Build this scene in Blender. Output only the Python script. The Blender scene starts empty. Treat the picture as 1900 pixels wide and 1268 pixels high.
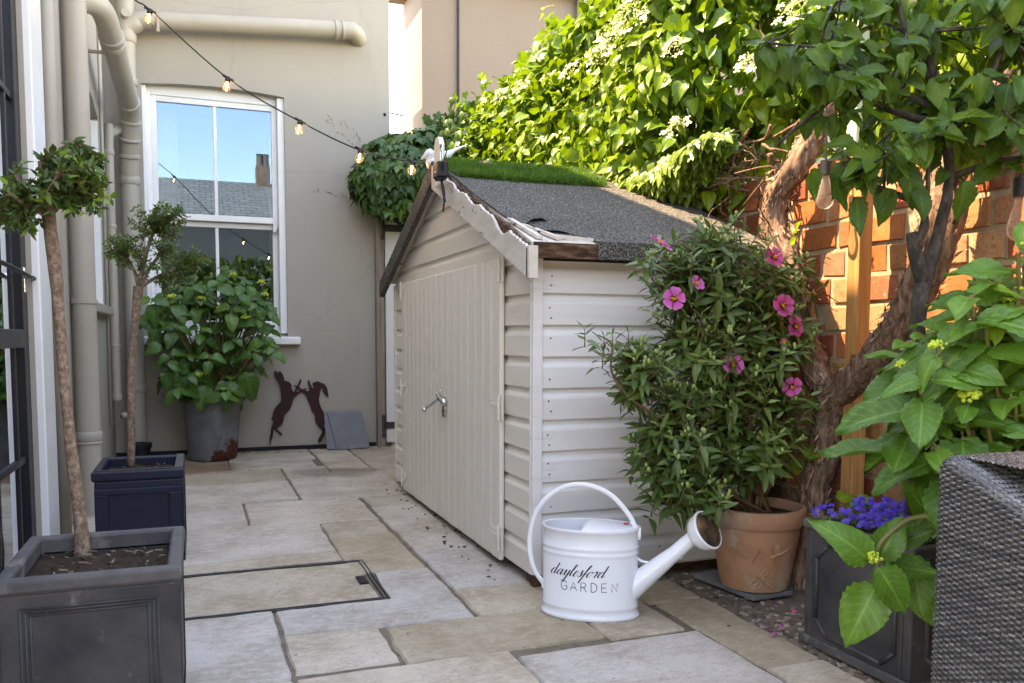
import bpy, bmesh, math, random
import numpy as np
from mathutils import Vector, Matrix, noise as mnoise
random.seed(7); RNG = np.random.default_rng(11)
SC = bpy.context.scene; COL = SC.collection
rad = math.radians
def U_(a, b): return random.uniform(a, b)

# ------------------------------------------------------------------ camera (solved from the vanishing lines of the place)
F = 1550.0; YAW, PIT, ROL = rad(20.574), rad(4.2045), rad(.15); YP = 740.0; EYE = np.array([0, 0, .95])
_cy, _sy = math.cos(YAW), math.sin(YAW)
CW = np.array([_sy*math.cos(PIT), _cy*math.cos(PIT), -math.sin(PIT)])
_r0 = np.array([_cy, -_sy, 0.]); _u0 = np.cross(_r0, CW)
CR = _r0*math.cos(ROL)+_u0*math.sin(ROL); CU = -_r0*math.sin(ROL)+_u0*math.cos(ROL)
def ray(x, y): return CR*(x-950)/F-CU*(y-YP)/F+CW
def gz(x, y, z=0): d = ray(x, y); return EYE+d*(z-.95)/d[2]      # point of a sight line on a horizontal plane
def pY(x, y, Y): d = ray(x, y); return EYE+d*Y/d[1]               # on the plane Y = const
def pX(x, y, X): d = ray(x, y); return EYE+d*X/d[0]               # on the plane X = const
def pD(x, y, t): return EYE+ray(x, y)*t                           # at a distance
def pP(x, y, P0, n): d = ray(x, y); return EYE+d*(np.dot(np.array(P0)-EYE, n)/np.dot(d, n))
cam = bpy.data.cameras.new('camera'); co = bpy.data.objects.new('camera', cam); COL.objects.link(co)
M = Matrix(((CR[0], CU[0], -CW[0], 0), (CR[1], CU[1], -CW[1], 0), (CR[2], CU[2], -CW[2], .95), (0, 0, 0, 1)))
co.matrix_world = M
cam.sensor_width = 36; cam.sensor_fit = 'HORIZONTAL'; cam.lens = F/1900*36; cam.shift_y = (YP-634)/1900
cam.clip_start = .05; cam.clip_end = 500; SC.camera = co

# ------------------------------------------------------------------ light
SUN = Vector((-.60, .25, 1.0)).normalized()
w = bpy.data.worlds.new('World'); SC.world = w; w.use_nodes = True
nt = w.node_tree; nt.nodes.clear()
sk = nt.nodes.new('ShaderNodeTexSky'); sk.sky_type = 'NISHITA'; sk.sun_disc = False
sk.sun_elevation = math.asin(SUN.z); sk.sun_rotation = math.atan2(SUN.x, SUN.y)
sk.air_density = .9; sk.dust_density = .2; sk.ozone_density = 1.0
bg = nt.nodes.new('ShaderNodeBackground'); bg.inputs[1].default_value = .15
ow = nt.nodes.new('ShaderNodeOutputWorld'); nt.links.new(sk.outputs[0], bg.inputs[0]); nt.links.new(bg.outputs[0], ow.inputs[0])
sl = bpy.data.lights.new('sun', 'SUN'); sl.energy = 2.0; sl.angle = rad(.5); sl.color = (1, .93, .80)
so = bpy.data.objects.new('sun', sl); COL.objects.link(so); so.rotation_euler = SUN.to_track_quat('Z', 'Y').to_euler(); so.location = (0, 0, 12)
SC.view_settings.view_transform = 'Standard'; SC.view_settings.look = 'None'; SC.view_settings.exposure = 3.55; SC.view_settings.gamma = 1
SC.view_settings.use_white_balance = True; SC.view_settings.white_balance_temperature = 10700; SC.view_settings.white_balance_tint = 20   # the camera's white balance, set for open shade
try:
    SC.cycles.max_bounces = 8; SC.cycles.diffuse_bounces = 4; SC.cycles.transparent_max_bounces = 12
except Exception: pass

# ------------------------------------------------------------------ materials
def srgb(r, g, b):
    f = lambda c: (c/255/12.92 if c/255 <= .04045 else ((c/255+.055)/1.055)**2.4)
    return (f(r), f(g), f(b), 1)
def C4(c): return tuple(c) if len(c) == 4 else (*c, 1)
class NT:
    def __init__(s, name):
        s.m = bpy.data.materials.new(name); s.m.use_nodes = True; s.t = s.m.node_tree; s.t.nodes.clear()
        s.out = s.n('ShaderNodeOutputMaterial')
    def n(s, typ, **kw):
        x = s.t.nodes.new(typ)
        for k, v in kw.items(): setattr(x, k, v)
        return x
    def l(s, a, b): s.t.links.new(a, b)
    def math(s, op, a, b=None):
        x = s.n('ShaderNodeMath', operation=op)
        for i, v in enumerate((a, b)):
            if v is None: continue
            if isinstance(v, (int, float)): x.inputs[i].default_value = v
            else: s.l(v, x.inputs[i])
        return x.outputs[0]
    def mix(s, f, a, b, typ='MIX'):
        x = s.n('ShaderNodeMix', data_type='RGBA', blend_type=typ)
        for i, v in ((0, f), (6, a), (7, b)):
            if isinstance(v, (int, float)): x.inputs[i].default_value = v
            elif isinstance(v, (tuple, list)): x.inputs[i].default_value = C4(v)
            else: s.l(v, x.inputs[i])
        return x.outputs[2]
    def ramp(s, f, stops):
        x = s.n('ShaderNodeValToRGB'); e = x.color_ramp.elements
        while len(e) < len(stops): e.new(.5)
        for i, (p, c) in enumerate(stops):
            e[i].position = p; e[i].color = C4(c) if isinstance(c, (tuple, list)) else (c, c, c, 1)
        s.l(f, x.inputs[0]); return x.outputs[0]
    def coord(s, which='Object'): return s.n('ShaderNodeTexCoord').outputs[which]
    def mapping(s, v, scale):
        x = s.n('ShaderNodeMapping'); x.inputs[3].default_value = scale; s.l(v, x.inputs[0]); return x.outputs[0]
    def noise(s, v, sc, det=4, rough=.55, out=0):
        x = s.n('ShaderNodeTexNoise'); x.inputs['Scale'].default_value = sc; x.inputs['Detail'].default_value = det; x.inputs['Roughness'].default_value = rough
        if v is not None: s.l(v, x.inputs[0])
        return x.outputs[out]
    def bsdf(s, col, rough=.6, spec=.5, metal=0, normal=None):
        b = s.n('ShaderNodeBsdfPrincipled')
        for k, v in (('Base Color', col), ('Roughness', rough), ('Metallic', metal), ('Specular IOR Level', spec)):
            if isinstance(v, (int, float)): b.inputs[k].default_value = v
            elif isinstance(v, (tuple, list)): b.inputs[k].default_value = C4(v)
            else: s.l(v, b.inputs[k])
        if normal is not None: s.l(normal, b.inputs['Normal'])
        return b
    def bump(s, h, strength=.3, dist=.01):
        x = s.n('ShaderNodeBump'); x.inputs[0].default_value = strength; x.inputs[1].default_value = dist; s.l(h, x.inputs[2]); return x.outputs[0]
    def done(s, sh): s.l(sh, s.out.inputs[0]); return s.m
def attr(N, name): return N.n('ShaderNodeAttribute', attribute_name=name)

def pm(name, c1, c2=None, scale=6, rough=.6, spec=.4, metal=0, stretch=(1, 1, 1), bump=.2, bscale=60, bdist=.004, c3=None, s3=2, t3=(.58, .7), rvar=0.0):
    """procedural paint / stone / metal: two tones of noise, an optional third tone as patches, fine bump"""
    N = NT(name); v = N.mapping(N.coord(), stretch)
    if c2 is None: c2 = tuple(c*.8 for c in c1[:3])
    col = N.mix(N.ramp(N.noise(v, scale, 6, .6), [(.3, 0.), (.7, 1.)]), c1, c2)
    if c3 is not None: col = N.mix(N.ramp(N.noise(v, s3, 8, .68), [(t3[0], 0.), (t3[1], 1.)]), col, c3)
    nb = N.noise(v, bscale, 5, .6)
    r = rough if not rvar else N.math('ADD', N.math('MULTIPLY', N.noise(v, scale*2, 4), rvar), rough-rvar/2)
    return N.done(N.bsdf(col, r, spec, metal, N.bump(nb, bump, bdist)).outputs[0])

def leafmat(name, dark, mid, light, vein=.25, gloss=.42, trans=(.25, .5, .03), tmix=.3, nv=7, spec=.4, slope=.5):
    N = NT(name); a = attr(N, 'rnd').outputs['Fac']
    col = N.ramp(a, [(0, dark), (.5, mid), (1, light)])
    uv = N.n('ShaderNodeUVMap', uv_map='UVMap').outputs[0]; sep = N.n('ShaderNodeSeparateXYZ'); N.l(uv, sep.inputs[0])
    ax = N.math('ABSOLUTE', N.math('SUBTRACT', sep.outputs[0], .5))
    mid_ = N.math('SUBTRACT', 1, N.math('MINIMUM', N.math('MULTIPLY', ax, 22), 1))
    ph = N.math('FRACT', N.math('MULTIPLY', N.math('SUBTRACT', sep.outputs[1], N.math('MULTIPLY', ax, slope)), nv))
    sv = N.math('SUBTRACT', 1, N.math('MINIMUM', N.math('MULTIPLY', N.math('ABSOLUTE', N.math('SUBTRACT', ph, .5)), 9), 1))
    vn = N.math('MAXIMUM', mid_, N.math('MULTIPLY', sv, .6))
    col = N.mix(N.math('MULTIPLY', vn, vein), col, tuple(min(1, c*1.8+.03) for c in light[:3]))
    blot = N.ramp(N.noise(N.coord(), 38, 4), [(.35, .82), (.65, 1.12)])
    col = N.mix(1.0, col, blot, 'MULTIPLY')
    nrm = N.bump(N.math('SUBTRACT', N.noise(N.coord(), 90, 2), N.math('MULTIPLY', vn, .8)), .5, .002)
    p = N.bsdf(col, gloss, spec, 0, nrm)
    tr = N.n('ShaderNodeBsdfTranslucent'); tr.inputs[0].default_value = C4(trans); N.l(nrm, tr.inputs[1])
    tc = N.mix(.5, col, trans); N.l(tc, tr.inputs[0])
    mx = N.n('ShaderNodeMixShader'); mx.inputs[0].default_value = tmix; N.l(p.outputs[0], mx.inputs[1]); N.l(tr.outputs[0], mx.inputs[2])
    return N.done(mx.outputs[0])

def emit(name, col, s):
    N = NT(name); e = N.n('ShaderNodeEmission'); e.inputs[0].default_value = C4(col); e.inputs[1].default_value = s; return N.done(e.outputs[0])

def glassmat(name, tint=(.85, .9, .9), refl=.35, wav=.0006, gcol=(.92, .96, 1)):
    N = NT(name); g = N.n('ShaderNodeBsdfGlossy'); g.inputs['Roughness'].default_value = .0; g.inputs[0].default_value = (*gcol, 1)
    N.l(N.bump(N.noise(N.coord(), 2.2, 1), .25, wav*10), g.inputs['Normal'])
    t = N.n('ShaderNodeBsdfTransparent'); t.inputs[0].default_value = C4(tint)
    f = N.n('ShaderNodeFresnel'); f.inputs[0].default_value = 1.5
    fac = N.math('MINIMUM', N.math('ADD', f.outputs[0], refl), 1)
    mx = N.n('ShaderNodeMixShader'); N.l(fac, mx.inputs[0]); N.l(t.outputs[0], mx.inputs[1]); N.l(g.outputs[0], mx.inputs[2])
    return N.done(mx.outputs[0])

def stucco(name, c, c2, stain):
    N = NT(name); v = N.coord()
    col = N.mix(N.ramp(N.noise(v, 1.3, 7, .6), [(.3, 0.), (.7, 1.)]), c, c2)
    st = N.ramp(N.noise(N.mapping(v, (3.5, 3.5, .35)), 2.0, 6, .65), [(.56, 0.), (.85, .35)])
    col = N.mix(st, col, stain)
    sp = N.ramp(N.noise(v, 55, 3, .7), [(.70, 0.), (.76, .5)]); col = N.mix(sp, col, stain)
    vr = N.n('ShaderNodeTexVoronoi', feature='DISTANCE_TO_EDGE'); vr.inputs['Scale'].default_value = .55; N.l(N.mix(.12, v, N.noise(v, 3, 5, .7, 1)), vr.inputs[0]); crk = N.ramp(vr.outputs[0], [(.0, .22), (.003, 0.)]); col = N.mix(crk, col, stain)
    h = N.math('ADD', N.noise(v, 6, 6, .62), N.math('MULTIPLY', N.noise(v, 120, 4, .6), .25))
    return N.done(N.bsdf(col, .75, .25, 0, N.bump(h, .5, .010)).outputs[0])

def stone_paving():
    N = NT('sandstone_paving'); v = N.coord(); a = attr(N, 'tone').outputs['Color']
    n1 = N.noise(v, 3.2, 9, .62); n2 = N.noise(N.mapping(v, (1, 1.6, 1)), 21, 8, .72); n3 = N.noise(v, 150, 5, .75)
    col = N.mix(N.ramp(n1, [(.36, 0.), (.62, .9)]), a, N.mix(1.0, a, (.66, .60, .53), 'MULTIPLY'))
    col = N.mix(N.ramp(n2, [(.46, 0.), (.62, .5)]), col, N.mix(1.0, a, (1.22, 1.21, 1.20), 'MULTIPLY'))
    col = N.mix(N.ramp(n3, [(.54, 0.), (.70, .6)]), col, (.13, .105, .08))
    pit = N.ramp(N.noise(N.mapping(v, (1, 2.6, 1)), 34, 6, .75), [(.58, 0.), (.64, .7)]); col = N.mix(pit, col, N.mix(1.0, a, (.38, .33, .28), 'MULTIPLY'))
    bl = N.ramp(N.noise(v, 1.1, 6, .7), [(.58, 0.), (.75, .38)]); col = N.mix(bl, col, (.17, .135, .095))
    fl = N.ramp(N.noise(v, 26, 2, .5), [(.755, 0.), (.765, .7)]); col = N.mix(fl, col, (.07, .05, .035))
    def spot(x, y, rx, ry):
        q = N.n('ShaderNodeVectorMath', operation='LENGTH'); m_ = N.n('ShaderNodeMapping'); m_.inputs[1].default_value = (-x/rx, -y/ry, 0); m_.inputs[3].default_value = (1/rx, 1/ry, 0); N.l(v, m_.inputs[0]); N.l(m_.outputs[0], q.inputs[0])
        return N.math('SUBTRACT', N.math('ADD', 1.0, N.math('MULTIPLY', N.math('SUBTRACT', N.noise(v, 5, 7, .7), .5), 1.6)), q.outputs['Value'])
    col = N.mix(N.ramp(spot(-.1, 6.35, .55, .35), [(.0, 0.), (.5, .75)]), col, (.17, .075, .04))
    col = N.mix(N.ramp(spot(.85, 5.9, .42, .25), [(.0, 0.), (.5, .6)]), col, (.12, .085, .055))
    h = N.math('ADD', N.math('MULTIPLY', n2, 1.2), N.math('ADD', N.math('MULTIPLY', n3, .22), N.noise(v, 20, 6, .6)))
    return N.done(N.bsdf(col, .72, .35, 0, N.bump(N.math('SUBTRACT', h, N.math('MULTIPLY', pit, .5)), .9, .010)).outputs[0])

def brickmat():
    N = NT('old_red_brick'); v = N.coord(); a = attr(N, 'tone').outputs['Color']
    col = N.mix(N.ramp(N.noise(v, 14, 8, .7), [(.35, 0.), (.65, .7)]), a, N.mix(1.0, a, (.6, .5, .45), 'MULTIPLY'))
    col = N.mix(N.ramp(N.noise(v, 8, 8, .72), [(.56, 0.), (.68, .6)]), col, (.36, .21, .12))
    col = N.mix(N.ramp(N.noise(v, 75, 6, .78), [(.50, 0.), (.66, .75)]), col, (.09, .05, .035)); col = N.mix(N.ramp(N.noise(v, 22, 6, .75), [(.62, 0.), (.72, .6)]), col, (.48, .36, .24))
    h = N.math('ADD', N.noise(v, 30, 8, .7), N.math('MULTIPLY', N.noise(v, 140, 4), .4))
    return N.done(N.bsdf(col, .85, .2, 0, N.bump(h, .9, .008)).outputs[0])

def barkmat(name, dark, mid, light, sx=(9, 9, 1.3), sc=7, bump=1.0):
    N = NT(name); v = N.mapping(N.coord(), sx); n = N.noise(v, sc, 8, .7)
    col = N.ramp(n, [(.3, dark), (.5, mid), (.72, light)])
    return N.done(N.bsdf(col, .85, .2, 0, N.bump(n, bump, .012)).outputs[0])

def feltmat():
    N = NT('mineral_roofing_felt'); v = N.coord(); n = N.noise(v, 125, 4, .85); m = N.noise(v, 3.5, 6, .6)
    col = N.ramp(n, [(.36, (.018, .018, .017)), (.51, (.06, .058, .053)), (.62, (.31, .295, .265))])
    col = N.mix(N.ramp(m, [(.35, 0.), (.7, .6)]), col, N.mix(1.0, col, (.62, .62, .56), 'MULTIPLY'))
    return N.done(N.bsdf(col, .9, .2, 0, N.bump(n, .8, .004)).outputs[0])

def slatemat():
    N = NT('slate_roof_tiles'); v = N.coord(); b = N.n('ShaderNodeTexBrick'); N.l(v, b.inputs[0]); b.inputs['Scale'].default_value = 1.0
    b.inputs['Brick Width'].default_value = .3; b.inputs['Row Height'].default_value = .16; b.inputs['Mortar Size'].default_value = .012
    b.inputs[1].default_value = (.20, .19, .18, 1); b.inputs[2].default_value = (.28, .26, .23, 1); b.inputs[3].default_value = (.06, .06, .06, 1)
    return N.done(N.bsdf(b.outputs[0], .7, .3).outputs[0])

MT = {}
MT['wall'] = stucco('cream_render', (.385, .352, .30), (.35, .318, .272), (.22, .195, .16))
MT['nwall'] = stucco('peach_render', (.255, .205, .16), (.235, .185, .145), (.19, .15, .12))
MT['pipe'] = pm('cream_painted_pipe', (.41, .37, .31), (.365, .33, .27), 5, .45, .4, bump=.1, c3=(.20, .17, .12), s3=9, t3=(.66, .8))
MT['white'] = pm('white_gloss_paint', (.80, .80, .79), (.74, .74, .73), 7, .35, .5, bump=.08, c3=(.55, .53, .49), s3=14, t3=(.7, .85))
MT['shed'] = pm('stone_coloured_shed_paint', (.755, .70, .615), (.70, .645, .56), 5, .5, .4, stretch=(1, .5, 6), bump=.5, bscale=20, c3=(.34, .30, .235), s3=5, t3=(.63, .83))
MT['sheddoor'] = pm('stone_coloured_door_paint', (.755, .70, .615), (.70, .645, .56), 5, .5, .4, stretch=(6, 6, .45), bump=.5, bscale=16, c3=(.34, .30, .235), s3=4, t3=(.64, .85))
MT['sheds'] = pm('shed_paint_skylit', (.77, .75, .725), (.70, .68, .65), 4, .5, .4, stretch=(.6, 1, 7), bump=.5, bscale=22, c3=(.40, .36, .30), s3=5, t3=(.62, .80))  # paler copy of the shed paint, sky light on the side mixed into the colour
MT['rot'] = barkmat('rotten_wood', (.020, .010, .007), (.075, .038, .022), (.24, .15, .09), (3, 18, 18), 4)
MT['flake'] = pm('flaking_white_paint', (.66, .62, .56), (.50, .45, .39), 18, .7, .2, stretch=(1, .35, 1), c3=(.12, .075, .05), s3=22, t3=(.60, .65))
MT['felt'] = feltmat()
MT['black'] = pm('black_painted_steel', (.007, .008, .012), (.012, .013, .017), 10, .4, .3, bump=.05)
MT['darkmetal'] = pm('dark_grey_iron', (.09, .09, .085), (.05, .05, .05), 20, .5, .5, metal=.5)
MT['chrome'] = pm('worn_chrome', (.75, .75, .74), (.5, .5, .5), 30, .22, .5, metal=1, bump=.05)
MT['glass'] = glassmat('window_glass', (.80, .83, .80), .095, gcol=(.42, .68, 1.0))
MT['dglass'] = glassmat('door_glass', (.45, .5, .5), .42)
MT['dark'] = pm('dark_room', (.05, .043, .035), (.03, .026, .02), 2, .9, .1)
MT['curtain'] = pm('linen_curtain', (.35, .31, .25), (.26, .23, .18), 3, .9, .1, stretch=(14, 1, .3))
MT['paving'] = stone_paving()
MT['joint'] = pm('sandy_joint', (.12, .095, .07), (.20, .165, .125), 22, .95, .1, bump=.8, bscale=90, bdist=.01)
MT['soil'] = pm('dark_soil', (.022, .015, .010), (.05, .034, .023), 30, .95, .15, bump=1, bscale=70, bdist=.02)
MT['brick'] = brickmat()
MT['mortar'] = pm('lime_mortar', (.38, .30, .205), (.26, .20, .135), 25, .95, .1, bump=.9, bscale=80, bdist=.01)
MT['lead'] = pm('faux_lead', (.014, .015, .021), (.075, .070, .068), 4.5, .5, .35, bump=.35, bscale=40, c3=(.21, .20, .19), s3=11, t3=(.62, .78), rvar=.25)
MT['leadrim'] = pm('faux_lead_rim', (.10, .095, .09), (.05, .05, .055), 9, .6, .3, bump=.4, bscale=60, c3=(.26, .24, .21), s3=8, t3=(.55, .75))
MT['navy'] = pm('navy_painted_box', (.0035, .007, .022), (.006, .010, .028), 6, .42, .4, bump=.1)
MT['navyrim'] = pm('weathered_grey_edge', (.10, .085, .07), (.035, .035, .045), 14, .6, .3)
MT['zinc'] = pm('weathered_zinc', (.17, .18, .195), (.10, .105, .115), 7, .5, .4, metal=.25, bump=.3, bscale=40, c3=(.085, .028, .014), s3=5, t3=(.60, .68))
def zincmat():
    N = NT('weathered_zinc'); v = N.coord(); s_ = N.n('ShaderNodeSeparateXYZ'); N.l(v, s_.inputs[0])
    c = N.mix(N.ramp(N.noise(v, 7, 6, .65), [(.3, 0.), (.7, 1.)]), (.19, .20, .215), (.10, .105, .115))
    c = N.mix(N.ramp(N.noise(N.mapping(v, (9, 9, 1.5)), 1.5, 6, .7), [(.55, 0.), (.75, .6)]), c, (.30, .31, .32))
    e = N.math('ADD', N.math('MULTIPLY', s_.outputs[2], -2.6), N.math('ADD', N.math('MULTIPLY', s_.outputs[0], 1.6), N.noise(v, 13, 7, .7)))
    c = N.mix(N.ramp(e, [(.37, 0.), (.42, 1.)]), c, N.mix(N.ramp(N.noise(v, 40, 4), [(.4, 0.), (.6, 1.)]), (.11, .025, .014), (.045, .014, .010)))
    h = N.noise(v, 40, 5); return N.done(N.bsdf(c, .5, .4, .2, N.bump(N.math('ADD', h, N.ramp(e, [(.37, 0.), (.42, 1.)])), .4, .005)).outputs[0])
MT['zinc'] = zincmat()
MT['terra'] = pm('terracotta', (.42, .215, .125), (.29, .135, .08), 5, .8, .2, bump=.5, bscale=60, c3=(.44, .33, .25), s3=5, t3=(.46, .64))
MT['enamel'] = pm('white_enamel', (.80, .82, .86), (.75, .77, .82), 5, .22, .5, bump=.04, bscale=9, c3=(.50, .48, .45), s3=10, t3=(.66, .85))
MT['ink'] = pm('black_ink', (.012, .012, .016), (.016, .016, .02), 9, .4, .3, bump=0)
MT['red'] = pm('red_sticker', (.5, .02, .05), (.4, .02, .04), 9, .4, .4, bump=0)
MT['rose'] = pm('pitted_brass', (.30, .24, .17), (.05, .032, .02), 26, .3, .5, metal=.7, bump=.8, bscale=60)
MT['rust'] = pm('rusty_dark_steel', (.030, .012, .014), (.055, .018, .016), 12, .6, .3, metal=.2, bump=.4)
MT['slate'] = pm('grey_slate', (.115, .120, .13), (.16, .165, .175), 7, .5, .4, bump=.4, bscale=20, c3=(.26, .27, .28), s3=5, t3=(.58, .75))
MT['roofslate'] = slatemat()
MT['oak'] = barkmat('honey_timber', (.27, .115, .04), (.37, .18, .065), (.46, .25, .10), (5, 5, .25), 9, .15)
MT['greywood'] = barkmat('weathered_grey_timber', (.16, .12, .095), (.27, .215, .175), (.36, .30, .25), (7, 7, .3), 7, .25)
MT['green'] = pm('pale_green_paint', (.42, .52, .38), (.36, .46, .33), 8, .6, .3)
MT['bark'] = barkmat('shaggy_vine_bark', (.035, .02, .014), (.15, .088, .06), (.36, .25, .18))
MT['darkbark'] = barkmat('blackish_bark', (.012, .010, .009), (.04, .033, .028), (.10, .085, .07), (5, 5, 2), 12)
MT['tbark'] = barkmat('smooth_brown_bark', (.065, .042, .03), (.185, .12, .085), (.38, .30, .225), (6, 6, 5), 12, 1.0)
MT['twig'] = pm('brown_twig', (.13, .075, .04), (.20, .12, .07), 20, .8, .2)
MT['gstem'] = pm('green_stem', (.10, .15, .035), (.16, .10, .05), 12, .6, .3)
MT['L_climb'] = leafmat('climbing_hydrangea_leaf', (.035, .105, .010), (.085, .195, .014), (.185, .29, .020), .4, .40, (.25, .40, .02), .30, 8)
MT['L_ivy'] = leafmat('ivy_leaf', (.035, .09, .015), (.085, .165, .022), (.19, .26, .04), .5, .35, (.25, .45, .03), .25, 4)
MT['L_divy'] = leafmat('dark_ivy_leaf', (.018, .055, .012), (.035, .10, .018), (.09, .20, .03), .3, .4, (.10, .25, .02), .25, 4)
MT['L_tree'] = leafmat('dark_serrated_leaf', (.014, .048, .006), (.034, .092, .010), (.095, .18, .016), .3, .46, (.16, .34, .015), .3, 7, spec=.25)
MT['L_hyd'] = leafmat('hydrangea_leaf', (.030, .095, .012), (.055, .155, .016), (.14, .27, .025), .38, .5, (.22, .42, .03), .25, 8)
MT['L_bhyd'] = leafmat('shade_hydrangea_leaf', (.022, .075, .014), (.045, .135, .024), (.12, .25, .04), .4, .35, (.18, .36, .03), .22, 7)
MT['L_cist'] = leafmat('rock_rose_leaf', (.032, .070, .018), (.065, .125, .028), (.16, .25, .055), .35, .42, (.16, .26, .04), .2, 5)
MT['L_top'] = leafmat('small_evergreen_leaf', (.022, .055, .014), (.045, .10, .02), (.16, .28, .03), .3, .4, (.15, .28, .03), .2, 4)
MT['L_lob'] = leafmat('lobelia_leaf', (.03, .08, .02), (.05, .12, .03), (.08, .16, .04), .1)
MT['bud'] = pm('yellow_green_bud', (.42, .50, .05), (.25, .38, .04), 60, .6, .3)
MT['gbud'] = pm('pale_green_bud', (.25, .33, .10), (.17, .25, .07), 40, .6, .3)
MT['cream'] = leafmat('cream_floret', (.36, .42, .14), (.52, .54, .26), (.66, .66, .46), .1, .6, (.8, .8, .5), .3)
MT['blue'] = leafmat('blue_petal', (.035, .02, .35), (.055, .03, .50), (.11, .07, .62), .1, .5, (.1, .05, .7), .3)
MT['grass'] = leafmat('artificial_grass_blade', (.03, .10, .012), (.06, .18, .018), (.13, .27, .03), 0, .5, (.15, .3, .03), .25)
MT['hedge'] = leafmat('garden_hedge_leaf', (.012, .03, .008), (.04, .08, .015), (.16, .2, .03), .2, .5, (.3, .45, .03), .3)
MT['turfback'] = pm('green_backing', (.025, .07, .012), (.04, .10, .015), 30, .9, .1)
MT['ceram'] = pm('white_ceramic', (.74, .74, .74), (.68, .69, .72), 9, .25, .5, c3=(.16, .18, .38), s3=22, t3=(.62, .66), bump=.02)
MT['cable'] = pm('black_rubber', (.01, .01, .011), (.018, .018, .02), 20, .5, .4, bump=.05)
MT['filament'] = emit('lit_filament', (1, .62, .25), 22)
MT['gravel'] = None

def bulbglass(name='clear_bulb_glass', tl=.02):
    N = NT(name); g = N.n('ShaderNodeBsdfGlossy'); g.inputs['Roughness'].default_value = .03
    t = N.n('ShaderNodeBsdfTransparent'); t.inputs[0].default_value = (.97, .95, .92, 1)
    lw = N.n('ShaderNodeLayerWeight'); lw.inputs[0].default_value = .18
    mx = N.n('ShaderNodeMixShader'); N.l(lw.outputs['Fresnel'], mx.inputs[0]); N.l(t.outputs[0], mx.inputs[1]); N.l(g.outputs[0], mx.inputs[2])
    df = N.n('ShaderNodeBsdfTranslucent'); df.inputs[0].default_value = (.9, .9, .88, 1); m2 = N.n('ShaderNodeMixShader'); m2.inputs[0].default_value = tl; N.l(mx.outputs[0], m2.inputs[1]); N.l(df.outputs[0], m2.inputs[2])
    return N.done(m2.outputs[0])
MT['bulb'] = bulbglass(); MT['bigbulb'] = bulbglass('big_bulb_glass', .14)
def tonemat(name, rough=.8, sc=40):
    N = NT(name); a = attr(N, 'tone').outputs['Color']; v = N.coord(); n = N.noise(v, sc, 5, .6)
    return N.done(N.bsdf(N.mix(N.ramp(n, [(.3, 0.), (.7, .6)]), a, N.mix(1.0, a, (.55, .52, .5), 'MULTIPLY')), rough, .3, 0, N.bump(n, .4, .004)).outputs[0])
MT['gravel'] = tonemat('mixed_gravel'); MT['chip'] = tonemat('wood_chip')
def petalmat():
    N = NT('pink_petal'); uv = N.n('ShaderNodeUVMap', uv_map='UVMap').outputs[0]; s = N.n('ShaderNodeSeparateXYZ'); N.l(uv, s.inputs[0])
    a = attr(N, 'rnd').outputs['Fac']
    base = N.ramp(a, [(0, (.52, .10, .42)), (.5, (.64, .07, .30)), (1, (.72, .04, .25))])
    c = N.mix(N.ramp(s.outputs[1], [(.22, 1.), (.36, 0.)]), base, (.16, .01, .02))
    c = N.mix(N.ramp(s.outputs[1], [(.4, 0.), (1., .35)]), c, (.80, .30, .60))
    p = N.bsdf(c, .6, .25, 0, N.bump(N.noise(N.coord(), 70, 3), .6, .004)); t = N.n('ShaderNodeBsdfTranslucent'); N.l(c, t.inputs[0])
    mx = N.n('ShaderNodeMixShader'); mx.inputs[0].default_value = .3; N.l(p.outputs[0], mx.inputs[1]); N.l(t.outputs[0], mx.inputs[2])
    return N.done(mx.outputs[0])
MT['petal'] = petalmat()
MT['stamen'] = pm('yellow_stamen', (.75, .42, .02), (.6, .30, .02), 90, .6, .3)
def weavemat():
    N = NT('grey_synthetic_weave'); a = attr(N, 'tone').outputs['Color']; n = N.noise(N.mapping(N.coord(), (1, 1, 1)), 260, 3, .7)
    c = N.mix(N.ramp(n, [(.45, 0.), (.68, .8)]), a, N.mix(1.0, a, (2.6, 2.6, 2.6), 'MULTIPLY'))
    return N.done(N.bsdf(c, .27, .6, 0, N.bump(n, .2, .001)).outputs[0])
MT['weave'] = weavemat()
def pebblemat():
    N = NT('painted_pebble'); s = N.n('ShaderNodeSeparateXYZ'); N.l(N.coord(), s.inputs[0])
    n = N.noise(N.coord(), 22, 3); x = N.math('ADD', s.outputs[0], N.math('MULTIPLY', N.math('SUBTRACT', n, .5), .03))
    c = N.ramp(N.math('ADD', N.math('MULTIPLY', x, 9), .5), [(.2, (.12, .11, .12)), (.36, (.16, .10, .13)), (.42, (.42, .09, .09)), (.52, (.45, .10, .08)), (.56, (.65, .38, .03)), (.66, (.65, .42, .04)), (.7, (.13, .10, .08)), (1, (.16, .15, .12))])
    return N.done(N.bsdf(c, .4, .4).outputs[0])
MT['pebble'] = pebblemat()

# ------------------------------------------------------------------ object helpers
WL = {}
def settag(o, label=None, cat=None, group=None, kind=None):
    if label: o['label'] = label
    if cat: o['category'] = cat
    if group: o['group'] = group
    if kind: o['kind'] = kind
def thing(name, loc, label, cat, group=None):
    o = bpy.data.objects.new(name, None); COL.objects.link(o); o.empty_display_size = .1
    o.location = loc; WL[o] = np.array(loc, float); settag(o, label, cat, group); return o

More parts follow.
